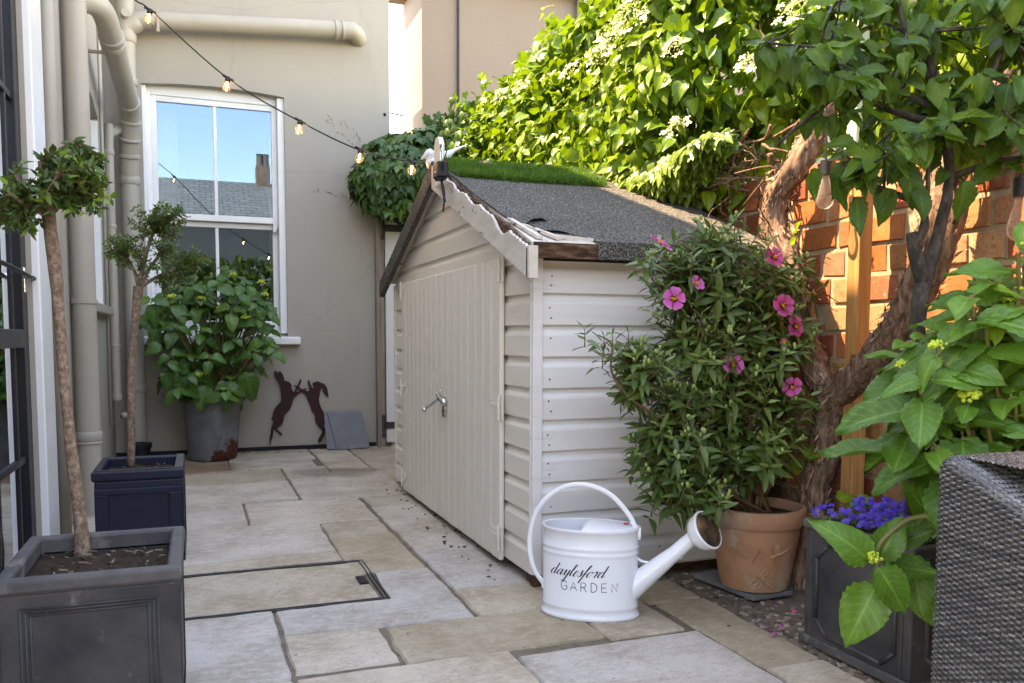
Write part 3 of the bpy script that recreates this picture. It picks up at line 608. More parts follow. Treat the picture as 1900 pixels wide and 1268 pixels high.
# drainpipes
def pipe(path, r, collars=(), sm=4, brackets=(), name='drainpipe', seg=20):
    b = MB(); b.tube(path, r, seg, sm=sm); p = b.build(name, MT['pipe'], house, smooth=True, auto=50)
    for c, d, ln in collars:
        d = np.array(d, float); d /= np.linalg.norm(d); c = np.array(c, float)
        m = MB(); m.tube([c-d*ln/2, c-d*(ln/2-.008), c+d*(ln/2-.008), c+d*ln/2], [r*1.06, r*1.15, r*1.15, r*1.06], seg, sm=1); m.build('collar', MT['pipe'], p, smooth=True, auto=40)
    for c, q in brackets:
        m = MB(); m.lathe([(r*1.03, -.012), (r*1.12, -.01), (r*1.12, .01), (r*1.03, .012)], c, seg); m.beam(c, q, .022, .02); m.build('bracket', MT['pipe'], p)
    return p
zc = lambda px, py, X: pX(px, py, X)[2]
cx, cyy = -.555, 4.93
pipe([(cx, cyy, 0), (cx, cyy, 4.6)], .058, [((cx, cyy, .42), (0, 0, 1), .05), ((cx, cyy, .385), (0, 0, 1), .016)], 1, [((cx, cyy, 1.13), (SW, cyy+.09, 1.13))])
V = (-.455, 7.06)
vp = pipe([(V[0], V[1], 0), (V[0], V[1], 4.6)], .066, [((V[0], V[1], 2.13), (0, 0, 1), .07), ((V[0], V[1], 2.86), (0, 0, 1), .06), ((V[0], V[1], 3.18), (0, 0, 1), .07), ((V[0], V[1], 3.64), (0, 0, 1), .08), ((V[0], V[1], .55), (0, 0, 1), .06)], 1)
m = MB(); m.tube([(V[0], V[1]-.02, 3.345), (V[0]+.01, V[1]-.09, 3.335)], .036, 16, sm=1); m.tube([(V[0]+.01, V[1]-.088, 3.335), (V[0]+.012, V[1]-.102, 3.335)], .03, 16, sm=1); m.build('inspection_cap', MT['pipe'], vp, smooth=True, auto=40)
# raking waste pipe along the side wall, elbow to elbow
e2 = np.array((-.465, 5.95, 2.83)); e3 = np.array((-.425, 6.74, 2.625)); e4 = np.array((-.43, 6.90, 2.53)); e5 = np.array((V[0]+.004, V[1]-.05, 2.30)); e6 = np.array((V[0], V[1], 2.12))
dd = e3-e2
def pipe_r(path, r, collars, sm=5):
    b = MB(); b.tube(path, r, 20, sm=sm); p = b.build('drainpipe', MT['pipe'], house, smooth=True, auto=50)
    for c, d, ln in collars:
        d = np.array(d, float); d /= np.linalg.norm(d); c = np.array(c, float)
        m = MB(); m.tube([c-d*ln/2, c-d*(ln/2-.006), c+d*(ln/2-.006), c+d*ln/2], [r*1.05, r*1.14, r*1.14, r*1.05], 20, sm=1); m.build('collar', MT['pipe'], p, smooth=True, auto=40)
    m = MB(); c = e2+dd*.10; m.beam(c+np.array((0, 0, -.06)), (SW, c[1], c[2]-.06), .03, .014); m.lathe([(r*1.02, -.012), (r*1.1, -.01), (r*1.1, .01), (r*1.02, .012)], c, 20, ax=(1, 0, 0), ay=(0, .25, 1), az=(0, 1, -.25)); m.build('bracket', MT['pipe'], p)
pipe_r([(-.66, 5.60, 2.87), (-.57, 5.61, 2.91), (-.495, 5.72, 2.905), e2, (e2+e3)/2, e3, e4, e5, e6], .068, [(e2, dd, .035), (e2+dd*.07, dd, .02), (e3-dd*.02, dd, .03), (e4, e5-e4, .025), ((e4+e5)/2, e5-e4, .022), (e5, e6-e5, .03)])
# branch pipe across the rear wall
h0 = np.array((V[0], V[1], 3.26)); h1 = np.array((-.33, 7.075, 3.33)); h2 = np.array((1.16, 7.09, 3.455)); h3 = np.array((1.27, 7.11, 3.455)); h4 = np.array((1.325, 7.22, 3.44))
b = MB(); b.tube([h0, h0+(h1-h0)*.6, h1, (h1+h2)/2, h2, h3, h4], .068, 20, sm=4); hp = b.build('drainpipe', MT['pipe'], house, smooth=True, auto=50)
for c, ln in ((h1+(h2-h1)*.05, .03), (h2-(h2-h1)*.03, .03), (h2+(h2-h1)*.005, .025)):
    d = (h2-h1)/np.linalg.norm(h2-h1); m = MB(); m.tube([c-d*ln/2, c-d*(ln/2-.006), c+d*(ln/2-.006), c+d*ln/2], [.071, .077, .077, .071], 20, sm=1); m.build('collar', MT['pipe'], hp, smooth=True, auto=40)
b = MB(); b.box((-.235, 7.0, 3.24), (-.215, 7.03, 3.42)); b.build('bracket', MT['pipe'], hp)
# thin waste pipe close to the corner
q = (-.572, 6.82)
pipe([(q[0], q[1], .50), (q[0], q[1], 2.32), (q[0]+.02, q[1]+.02, 2.42), (q[0]+.06, q[1]+.1, 2.47)], .031, [((q[0], q[1], 1.75), (0, 0, 1), .03), ((q[0], q[1], .88), (0, 0, 1), .022), ((q[0], q[1], .5), (0, 0, 1), .05), ((q[0], q[1], 2.28), (0, 0, 1), .04)], 3)
b = MB(); b.tube([(q[0]+.035, q[1]-.0, 0.36), (q[0]+.09, q[1]+.1, .36)], .022, 10, sm=1); b.build('drainpipe', MT['pipe'], house, smooth=True)
b = MB(); b.tube([(SW+.012, 6.73, .3), (SW+.012, 6.73, 4.0)], .012, 8, sm=1); b.build('service_cable', MT['pipe'], house, smooth=True)
b = MB(); b.lathe([(.05, 0), (.07, .02), (.075, .1), (.085, .105), (.085, .14), (.06, .14), (.055, .10)], (-.43, 6.9, 0), 20); b.build('gully_hopper', MT['black'], house, smooth=True, auto=40)
# marks that climbing roots left on the render
b = MB()
for (xa, ya), (xb, yb), n in (((605, 216), (700, 320), 26), ((630, 222), (685, 275), 8), ((580, 352), (680, 372), 18), ((650, 240), (690, 300), 10), ((645, 330), (668, 372), 14)):
    for i in range(n):
        t = random.random(); p = pY(xa+(xb-xa)*t+U_(-5, 5), ya+(yb-ya)*t+U_(-4, 4), RW); l = U_(.004, .016); a = math.atan2(ya-yb, xb-xa)+U_(-.4, .4)
        b.obox((p[0], RW-.001, p[2]), (math.cos(a)*l, 0, math.sin(a)*l), (0, .0015, 0), (-math.sin(a)*.003, 0, math.cos(a)*.003))
b.build('root_marks', MT['greywood'], house, kind='stuff')
b = MB(); p = pY(714, 213, RW); b.ball((p[0], RW, p[2]), .014); p = pY(712, 213, RW); b.build('wall_fixing', MT['black'], house)

# ================================================================== NEIGHBOUR'S HOUSE
nb = thing('neighbour_house', (4, 9.5, 0), 'tall peach rendered neighbouring house rising behind the climbing plant, its edge in bright sun', 'house')
b = MB(); b.box((2.46, 9.5, 0), (9, 10.4, 5.02)); b.build('wall', MT['nwall'], nb)
b = MB(); b.box((2.875, 9.482, 0), (3.62, 9.499, 5.02)); b.box((3.62, 9.489, 0), (9, 9.499, 5.02)); b.build('pilaster', MT['nwall'], nb)
b = MB(); b.box((2.27, 9.3, 5.02), (9.2, 10.4, 5.1)); b.add([(2.2, 9.2, 5.1), (9.2, 9.2, 5.1), (9.2, 10.42, 5.1), (2.2, 10.42, 5.1), (2.6, 9.8, 7), (9.2, 9.8, 7)], [(0, 1, 5, 4), (0, 4, 3), (4, 5, 2, 3), (1, 2, 5), (0, 3, 2, 1)]); b.build('roof', MT['nwall'], nb)
b = MB(); b.tube([(4.43, 9.41, 0), (4.43, 9.41, 5)], .075, 16, sm=1); b.build('downpipe', MT['pipe'], nb, smooth=True)
b = MB(); b.tube([(4.56, 9.44, 0), (4.56, 9.44, 5)], .018, 8, sm=1); b.tube([(2.885, 9.472, 0), (2.885, 9.472, 5)], .012, 8, sm=1); b.build('service_cable', MT['cable'], nb)
b = MB(); b.tube([(-3, 13, 5.1), (2.05, 13.2, 4.55), (8, 13.4, 3.9)], .012, 6); b.build('overhead_wire', MT['cable'], loc=(2, 13, 4), label='thin overhead wire crossing the strip of blue sky', cat='wire')

# ================================================================== GARDEN WALL (brick by brick)
GX = 2.35
gw = thing('garden_wall', (GX, 3, 0), 'old red brick garden wall behind the vine trunk, lit by the sun', 'wall')
b = MB(); b.box((GX+.0015, .0, -.05), (GX+.2, 9.4, 1.62)); b.build('mortar', MT['mortar'], gw)
CB = [(.34, .115, .048), (.38, .15, .06), (.29, .085, .038), (.40, .19, .085), (.36, .13, .055), (.37, .20, .10), (.23, .07, .034), (.42, .24, .12), (.33, .10, .042)]
b = MB(); tn = []; ch = .108; z = 0; row = 0
while z < 1.50:
    y = .3-(.09 if row % 2 else 0); k = row % 2
    while y < 4.6:
        L = (.205 if k % 2 == 0 else .125)+U_(-.008, .008); k += 1
        j = .004; d = U_(-.004, .006)
        b.box((GX-d-.003, y+.009+U_(-.003, .003), z+.008+U_(-.003, .003)), (GX+.1, y+L-.008, z+ch-.008), jit=.004); c = random.choice(CB); tn += [(*(q*U_(.85, 1.15) for q in c), 1)]*6; y += L+.003
    z += ch; row += 1
y = .3
while y < 4.6:   # brick-on-edge course along the top
    b.box((GX-.006+U_(-.004, .004), y+.006, z+.006), (GX+.21, y+.098, z+.135+U_(-.003, .003)), jit=.003); c = random.choice(CB[1:6]); tn += [(*(q*U_(.9, 1.2) for q in c), 1)]*6; y += .105
b.build('brickwork', MT['brick'], gw, tone=tn, bevel=.003)

# posts
b = MB(); c = (2.22, 2.385); s_ = .029; b.box((c[0]-s_, c[1]-s_, -.05), (c[0]+s_, c[1]+s_, 1.60)); b.build('timber_post', MT['oak'], bevel=.004, label='square honey-coloured timber post standing against the brick wall', cat='post')
b = MB(); p0 = pX(1582, 300, 2.30); b.box((2.28, p0[1]-.035, 1.645), (2.33, p0[1]+.035, 3.3)); b.build('trellis_post', MT['green'], bevel=.004, label='pale green painted post rising above the brick wall through the foliage', cat='post')
tr = MB()
for i in range(9): tr.box((2.62, 3.4+i*.62, 1.0), (2.66, 3.44+i*.62, 2.7))
for z in np.arange(1.75, 2.7, .2): tr.box((2.605, 3.4, z), (2.62, 8.4, z+.03))
tr.build('trellis', MT['greywood'], label='wooden trellis on top of the brick wall holding the climbing plant', cat='trellis')

# ================================================================== SIDE GATE AND ITS POST
b = MB(); b.box((1.435, 7.10, 0), (1.50, 7.19, 1.99)); b.build('gate_post', MT['greywood'], bevel=.004, label='weathered grey timber post carrying the gate hinges, against the cream wall', cat='post')
gt = thing('side_gate', (1.95, 7.16, .03), 'pale ledged and braced garden gate partly hidden behind the shed', 'gate')
GY = 7.13
b = MB()
for x in np.arange(1.53, 2.42, .1): b.box((x, GY+.045, .05), (min(x+.096, 2.45), GY+.063, 1.93))
b.build('board_panel', MT['white'], gt, bevel=.004)
b = MB(); b.box((1.515, GY, .035), (1.635, GY+.044, 1.945)); b.box((2.35, GY, .035), (2.46, GY+.044, 1.945)); b.box((1.635, GY, 1.80), (2.35, GY+.044, 1.945)); b.box((1.635, GY, .98), (2.35, GY+.044, 1.10)); b.box((1.635, GY, .06), (2.35, GY+.044, .20)); b.build('gate_frame', MT['white'], gt, bevel=.005)
b = MB(); b.poly([(1.637, 1.80), (1.77, 1.80), (2.348, 1.10), (2.25, 1.10)], [], lambda u, v, w_: (u, GY+.012+w_, v), .03); b.poly([(1.637, .98), (1.76, .98), (2.348, .2), (2.25, .2)], [], lambda u, v, w_: (u, GY+.012+w_, v), .03); b.build('brace', MT['white'], gt, bevel=.003)
for z in (1.875, .185):
    b = MB(); b.poly([(1.47, z-.03), (1.78, z-.028), (1.81, z), (1.78, z+.028), (1.47, z+.03)], [], lambda u, v, w_: (u, GY-.007+w_, v), .006); b.tube([(1.485, GY-.025, z-.075), (1.485, GY-.025, z+.075)], .017, 10, sm=1); b.ball((1.485, GY-.025, z+.085), .02); b.ball((1.485, GY-.025, z-.085), .02); b.build('strap_hinge', MT['darkmetal'], gt, bevel=.002)

# ================================================================== THE SHED
sh = thing('garden_shed', (1.7, 4.05, 0), 'low cream painted wooden store shed with double doors and a torn black felt roof', 'shed')
FX, SY, RY, RZ, SLP = 1.18, 2.90, 4.05, 1.80, .403
Y0s, Y1s = 2.905, 5.225
BZ = .045; BP = .119
def prof(k): z0 = BZ+k*BP; return [(.017, z0), (.0175, z0+.078), (.0145, z0+.086), (.006, z0+.097), (.0015, z0+.110), (.0010, z0+BP+.001)]
def siding(name, mapfn, lims, n, mat):
    b = MB()
    for k in range(n):
        ring = prof(k); ring = [(-.002, ring[0][1])]+ring; jit = U_(-.0012, .0012); cols = 14
        vs = []
        for (o, z) in ring:
            a, c = lims(z)
            if c < a: a = c = (a+c)/2
            for i in range(cols+1):
                u = a+(c-a)*i/cols; vs.append(mapfn(u, z+.0012*mnoise.noise(Vector((u*4, k*3.1, 0))), o+jit+.0012*mnoise.noise(Vector((u*3, k*5.7, 9)))))
        W_ = cols+1; b.add(vs, [(r*W_+i, r*W_+i+1, (r+1)*W_+i+1, (r+1)*W_+i) for r in range(len(ring)-1) for i in range(cols)])
    o = b.build(name, mat, sh, recalc=False); return o
roofu = lambda y: RZ-.034-SLP*abs(y-RY)
def glim(z):
    d = (RZ-.034-z)/SLP; return max(Y0s, RY-d), min(Y1s, RY+d)
siding('front_cladding', lambda u, z, o: (FX+.006-o, u, z), lambda z: glim(min(z, RZ-.036)), 15, MT['shed'])
siding('side_cladding', lambda u, z, o: (u, SY+.006-o, z), lambda z: (1.196, 2.2), 10, MT['sheds'])
b = MB(); b.poly([(Y0s+.01, BZ), (Y1s-.01, BZ), (Y1s-.01, 1.25), (RY, RZ-.04), (Y0s+.01, 1.25)], [], lambda u, v, w_: (FX+.02+w_, u, v), 1.0); b.build('carcass', MT['dark'], sh)
for fa, fb in (((1.19, SY+.03, -.02), (2.19, SY+.10, .05)), ((1.19, 4.0, -.02), (2.19, 4.07, .05)), ((1.19, 5.1, -.02), (2.19, 5.17, .05)), ((FX-.004, SY-.004, .0), (FX+.03, SY+.028, .06))): b = MB(); b.box(fa, fb); b.build('floor_bearer', MT['rot'], sh)
b = MB(); b.box((1.19, SY-.004, .035), (2.2, SY+.012, .062)); b.build('base_rail', MT['flake'], sh)
b = MB(); b.box((FX-.016, SY-.020, .05), (FX+.024, SY-.0005, 1.262)); b.box((FX-.018, SY-.0003, .05), (FX-.002, SY+.012, 1.262)); b.build('corner_trim', MT['sheds'], sh, bevel=.003)
b = MB(); b.box((FX-.015, Y1s-.02, .05), (FX+.02, Y1s+.014, 1.27)); b.build('corner_trim', MT['shed'], sh, bevel=.003)
# nail heads on the side boards
b = MB()
for k in range(10):
    for x in (1.235, 1.72):
        for dz in (.028, .066):
            if random.random() < .8: b.ball((x+U_(-.008, .008), SY-.0115, BZ+k*BP+dz+U_(-.006, .006)), .0035, 6, 4)
b.build('nail_heads', MT['ink'], sh, kind='stuff')
# doors
def sdoor(y0, y1, hin, n, zs, ztop):
    b = MB(); wd = (y1-y0)/n
    for i in range(n): b.box((FX-.036, y0+i*wd+.0006, .028+U_(0, .004)), (FX-.014, y0+(i+1)*wd-.0006, ztop), jit=.0006)
    d = b.build('shed_door', MT['sheddoor'], sh, bevel=.007)
    for z in zs:
        m = MB(); sg = 1 if hin == y0 else -1
        m.poly([(hin+sg*.006, z-.035), (hin+sg*.105, z+.018), (hin+sg*.105, z+.03), (hin+sg*.006, z+.035)], [], lambda u, v, w_: (FX-.040+w_, u, v), .004)
        m.box((FX-.036, hin-sg*.026, z-.05), (FX-.029, hin-sg*.006, z+.05)); m.tube([(FX-.041, hin, z-.052), (FX-.041, hin, z+.052)], .006, 8, sm=1)
        for k in (.02, .05, .085): m.ball((FX-.041, hin+sg*k, z+.012), .0042, 6, 4)
        m.build('hinge', MT['shed'], d, bevel=.001)
    return d
zz = lambda px, py, Y: pY(px, py, Y)[2]
d1 = sdoor(3.19, 4.152, 3.19, 9, (zz(925, 500, 3.2), zz(925, 757, 3.2), zz(925, 998, 3.2)), 1.268)
d2 = sdoor(4.158, 4.93, 4.93, 8, (zz(760, 540, 4.92), zz(760, 720, 4.92), zz(760, 888, 4.92)), 1.268)
# chrome lever latch and padlock hasp
q = pX(822, 745, FX-.04)
b = MB(); b.box((FX-.041, q[1]-.065, q[2]-.035), (FX-.036, q[1]+.01, q[2]+.025)); b.tube([(FX-.05, q[1]+.055, q[2]+.03), (FX-.055, q[1], q[2]+.012), (FX-.05, q[1]-.055, q[2])], .012, 10); b.ball((FX-.05, q[1]-.055, q[2]), .02, 10, 6); b.tube([(FX-.05, q[1]+.02, q[2]+.015), (FX-.085, q[1]+.06, q[2]-.02), (FX-.11, q[1]+.085, q[2]-.045)], .008, 10); b.ball((FX-.113, q[1]+.088, q[2]-.048), .0125, 10, 6)
b.poly([(q[1]-.055, q[2]-.075), (q[1]-.02, q[2]-.075), (q[1]-.01, q[2]-.045), (q[1]-.02, q[2]-.02), (q[1]-.058, q[2]-.02)], [], lambda u, v, w_: (FX-.05+w_, u, v), .012)
b.ball((FX-.045, q[1]+.03, q[2]+.05), .006); b.build('lever_latch', MT['chrome'], sh, smooth=True, auto=40, bevel=.001)
# roof: boards, felt torn at the near corner, bargeboards
S_ = 1.245
fF = lambda u, s, w_: (u, RY-s, RZ-SLP*s+.0+w_)
fB = lambda u, s, w_: (u, RY+s, RZ-SLP*s+.0+w_)
b = MB(); b.poly([(1.128, 0.02), (2.215, 0.02), (2.215, S_-.004), (1.128, S_-.004)], [], lambda u, s, w_: fF(u, s, w_-.026), .020); b.poly([(1.128, 0.02), (2.215, 0.02), (2.215, S_-.03), (1.128, S_-.03)], [], lambda u, s, w_: fB(u, s, w_-.026), .020); b.build('roof_boards', MT['flake'], sh)
def rag(pts, amp=.006, st=.025, seed=0):
    out = []
    for i in range(len(pts)):
        a, c = pts[i], pts[(i+1) % len(pts)]; L = math.dist(a, c); n = max(1, int(L/st)); nx, ny = -(c[1]-a[1])/(L+1e-9), (c[0]-a[0])/(L+1e-9)
        for k in range(n):
            t = k/n; e = amp*mnoise.noise(Vector((a[0]*31+t*L*60, a[1]*17+seed, seed))) if 0 < k else 0; out.append((a[0]+(c[0]-a[0])*t+nx*e, a[1]+(c[1]-a[1])*t+ny*e))
    return out
b = MB(); felt = rag([(1.122, -.004), (2.225, -.004), (2.225, S_), (1.385, S_), (1.375, .965*S_), (1.33, .95*S_), (1.27, .965*S_), (1.235, .93*S_), (1.19, .925*S_), (1.178, .86*S_), (1.225, .835*S_), (1.165, .83*S_), (1.135, .79*S_), (1.118, .5*S_)], .008, .03)
b.poly(felt, [], lambda u, s, w_: fF(u, s, w_-.003), .008); b.poly([(1.115, .004), (2.225, .004), (2.225, S_+.0), (1.115, S_+.0)], [], lambda u, s, w_: fB(u, s, w_-.003), .008)
b.poly(rag([(1.385, 0), (2.22, 0), (2.22, -.062), (1.385, -.066)], .004, .02, 3), [], lambda u, v, w_: (u, RY-S_-.004-w_, RZ-SLP*S_+.004+v), .006)
b.build('roof_felt', MT['felt'], sh)
b = MB()   # lifted flaps of torn felt and splintered board ends
for i, (u0, s0, u1, s1, h) in enumerate(((1.18, .845, 1.30, .80, .016), (1.19, .93, 1.33, .945, .010), (1.175, .87, 1.19, .92, .012))):
    n = 8; vs = []
    for k in range(n+1):
        t = k/n; u = u0+(u1-u0)*t; s = (s0+(s1-s0)*t)*S_; hh = h*(1+.6*mnoise.noise(Vector((u*40, i, 0))))
        vs += [fF(u, s-.03, .005), fF(u, s, .007+hh*math.sin(math.pi*min(1, t*1.1)))]
    b.add(vs, [(2*k, 2*k+1, 2*k+3, 2*k+2) for k in range(n)])
b.build('torn_flap', MT['felt'], sh)
b = MB()
for u0, s0, u1, s1, wd in ((1.135, .80, 1.165, .985, .022), (1.165, .86, 1.24, .985, .018), (1.24, .965, 1.375, .985, .012)):
    b.poly(rag([(u0-wd/2, s0*S_), (u0+wd/2, s0*S_+.01), (u1+wd/2, s1*S_), (u1-wd/2, s1*S_)], .004, .012, u0*9), [], lambda u, s, w_: fF(u, s, w_-.001), .012)
b.build('splintered_board', MT['flake'], sh)
b = MB(); b.box((1.135, RY-S_-.002, RZ-SLP*S_-.062), (1.385, RY-S_+.02, RZ-SLP*S_-.006)); b.ball((1.325, RY-S_-.002, RZ-SLP*S_-.035), .024, 12, 6, sc=(1, .25, 1)); b.build('exposed_eave_board', MT['rot'], sh, bevel=.003)
b = MB(); b.box((1.385, RY-S_+.001, RZ-SLP*S_-.058), (2.21, RY-S_+.02, RZ-SLP*S_-.004)); b.build('eave_board', MT['rot'], sh)
def barge(sgn, mat, z0, z1, s1, amp, x0, x1, name, notch=0):
    pts = []; n = 170
    for i in range(n+1): s = s1*i/n; pts.append((s, -SLP*s+z1-notch*max(0, mnoise.noise(Vector((s*5.5, 11, 2)))+.05)*(.35+.9*s)-notch*.30*abs(mnoise.noise(Vector((s*31, 3, 2))))-notch*.06*mnoise.noise(Vector((s*60, 6, 2)))+amp*mnoise.noise(Vector((s*9, 2, sgn)))+amp*.8*mnoise.noise(Vector((s*44, 5, sgn)))+amp*.5*mnoise.noise(Vector((s*110, 7, sgn)))))
    for i in range(n, -1, -1): s = s1*i/n; pts.append((s, -SLP*s+z0))
    m = MB(); m.poly(pts, [], lambda u, v, w_: (x0+w_*(x1-x0), RY+sgn*u, RZ+v), 1.0); return m.build(name, mat, sh, bevel=.0015)
barge(-1, MT['flake'], -.122, -.010, 1.285, .005, 1.094, 1.106, 'bargeboard', .048)
barge(-1, MT['rot'], -.09, -.012, 1.24, .012, 1.1065, 1.121, 'rotten_edge')
barge(1, MT['felt'], -.085, .010, 1.275, .006, 1.094, 1.124, 'bargeboard')
b = MB(); b.box((1.094, RY-1.30, RZ-SLP*1.285-.125), (1.13, RY-1.272, RZ-SLP*1.285-.01)); b.build('bargeboard_end', MT['flake'], sh, bevel=.002)
q = pX(817, 345, 1.088); b = MB(); b.poly([(q[1]-.05, q[2]), (q[1]+.05, q[2]-.004), (q[1]+.048, q[2]+.18), (q[1]+.024, q[2]+.222), (q[1]-.020, q[2]+.222), (q[1]-.052, q[2]+.18)], [], lambda u, v, w_: (1.070+w_, u, v), .026); b.build('finial', MT['shed'], sh, bevel=.004)
FQ = q

# things on the shed roof
gm = thing('artificial_grass_mat', (1.5, 3.95, 1.78), 'piece of green artificial turf laid along the ridge of the shed roof', 'grass mat')
MO = [(1.145, -.03), (1.92, -.035), (1.91, .27), (1.5, .30), (1.15, .285)]
b = MB(); b.poly(MO, [], lambda u, s, w_: (fF(u, s, w_+.006) if s > 0 else fB(u, -s, w_+.006)), .010); b.build('backing', MT['turfback'], gm)
L = Leaves([leaf_t(.13, 1, 3, 'blade', .1, dr, 0, seed=i) for i, dr in enumerate((.2, .5, .8))])
def inpoly(x, y, P):
    c = False
    for i in range(len(P)):
        (x1, y1), (x2, y2) = P[i], P[i-1]
        if (y1 > y) != (y2 > y) and x < (x2-x1)*(y-y1)/(y2-y1)+x1: c = not c
    return c
for i in range(24000):
    u, s = U_(1.13, 1.93), U_(-.04, .305)
    if not inpoly(u, s, MO): continue
    p = fF(u, s, .014) if s > 0 else fB(u, -s, .014); n = np.array((0, -SLP, 1)); t = n*.9+rv()*.75; t[2] = abs(t[2]); L.add(p, t, rv(), U_(.018, .040), .5+.5*mnoise.noise(Vector((u*9, s*9, 0)))+U_(-.25, .25))
for i in range(len(MO)):
    (ua, sa), (ub, sb_) = MO[i], MO[(i+1) % len(MO)]; cxm, cym = 1.52, .12
    for k in range(1100 if i in (2, 3) else 500):
        t = random.random(); u, s = ua+(ub-ua)*t, sa+(sb_-sa)*t; p = fF(u, s, U_(.006, .016)) if s > 0 else fB(u, -s, U_(.006, .016)); o = np.array((u-cxm, -(s-cym), 0))*.0+np.array((0, -1., -.4) if i in (2, 3) else ((1, 0, 0) if i == 1 else ((0, 1, .2) if i == 0 else (-1, 0, 0)))); L.add(p, o*.7+np.array((0, 0, .5))+rv()*.6, rv(), U_(.014, .030), U_(.2, .8))
L.build('turf', MT['grass'], gm)
b = MB(); q = pP(898, 310, (1.3, RY-.1, RZ-SLP*.1+.062), (0, SLP, 1)); b.ball((0, 0, 0), .062, 20, 12, sc=(1, .62, .48)); o = b.build('painted_pebble', MT['pebble'], smooth=True, loc=(0, 0, 0), label='smooth dark pebble with a painted red and yellow patch resting on the turf', cat='pebble'); o.location = q; o.rotation_euler = (rad(15), 0, rad(-28))
b = MB(); q = pP(1112, 330, (2, RY, RZ+.01), (0, 0, 1)); b.lathe([(0, 0), (.05, .002), (.085, .012), (.088, .016), (.05, .008), (0, .006)], q, 24); b.build('white_saucer', MT['ceram'], smooth=True, label='white saucer lying on the roof ridge beside the green turf', cat='saucer')
# ceramic bird: one continuous body swept from beak to tail
def sweep(path, rx, rz, seg=14, sm=4, up=(0, 0, 1)):
    m = MB(); P = [np.array(p, float) for p in path]; n = len(P); Q = []; A = []; B = []
    for i in range(n-1):
        a, b_, c, d = P[max(i-1, 0)], P[i], P[i+1], P[min(i+2, n-1)]
        for k in range(sm):
            t = k/sm; Q.append(.5*((2*b_)+(-a+c)*t+(2*a-5*b_+4*c-d)*t*t+(-a+3*b_-3*c+d)*t**3)); A.append(rx[i]*(1-t)+rx[i+1]*t); B.append(rz[i]*(1-t)+rz[i+1]*t)
    Q.append(P[-1]); A.append(rx[-1]); B.append(rz[-1]); vs = []; fs = []
    for i in range(len(Q)):
        d = Q[min(i+1, len(Q)-1)]-Q[max(i-1, 0)]; d /= np.linalg.norm(d); x = np.cross(d, up); x /= np.linalg.norm(x); y = np.cross(x, d)
        vs += [Q[i]+A[i]*math.cos(2*math.pi*k/seg)*x+B[i]*math.sin(2*math.pi*k/seg)*y for k in range(seg)]
    for i in range(len(Q)-1):
        for k in range(seg): k2 = (k+1) % seg; fs.append((i*seg+k, i*seg+k2, (i+1)*seg+k2, (i+1)*seg+k))
    fs += [tuple(range(seg-1, -1, -1)), tuple((len(Q)-1)*seg+k for k in range(seg))]; m.add(vs, fs); return m
T_ = 4.27
m = sweep([pD(781, 296, T_), pD(788, 291, T_), pD(797, 286, T_), pD(801, 294, T_+.01), pD(806, 303, T_+.02), pD(822, 293, T_+.07), pD(838, 282, T_+.11), pD(861, 271, T_+.15)], [.002, .010, .027, .028, .046, .036, .030, .042], [.002, .011, .028, .029, .048, .034, .012, .003])
m.build('bird_ornament', MT['ceram'], smooth=True, label='white and blue ceramic bird perched behind the point of the shed gable', cat='ornament')
sb = thing('solar_controller', (1.05, FQ[1], FQ[2]), 'small black battery box hung on the shed gable point by a wire hook', 'battery box')
q = pX(819, 317, 1.05); b = MB(); b.box((1.02, q[1]-.046, q[2]-.034), (1.07, q[1]+.040, q[2]+.034)); b.box((1.026, q[1]-.040, q[2]-.044), (1.066, q[1]+.034, q[2]-.034)); b.build('case', MT['black'], sb, bevel=.006)
b = MB(); b.box((1.018, q[1]-.022, q[2]-.012), (1.0195, q[1]+.010, q[2]-.008)); b.build('marking', MT['white'], sb)
b = MB(); b.tube([(1.05, q[1]+.01, q[2]+.034), (1.05, q[1]+.014, q[2]+.10), (1.05, q[1]-.004, q[2]+.12), (1.05, q[1]-.022, q[2]+.10), (1.05, q[1]-.026, q[2]+.03)], .0045, 8); b.build('hook', MT['chrome'], sb, smooth=True)
b = MB(); b.tube([(1.05, q[1], q[2]-.04), (1.055, q[1]-.006, q[2]-.09), (1.06, q[1]-.02, q[2]-.14)], .006, 8); b.tube([(1.05, q[1], q[2]-.04), (1.07, q[1]+.02, q[2]-.10), (1.08, q[1]+.08, q[2]-.17)], .004, 8); b.tube([(1.05, q[1]-.03, q[2]-.02), (1.04, q[1]-.06, q[2]+.01), (1.05, q[1]-.055, q[2]+.05), (1.07, q[1]-.03, q[2]+.09)], .003, 8); b.build('lead', MT['cable'], sb, smooth=True)

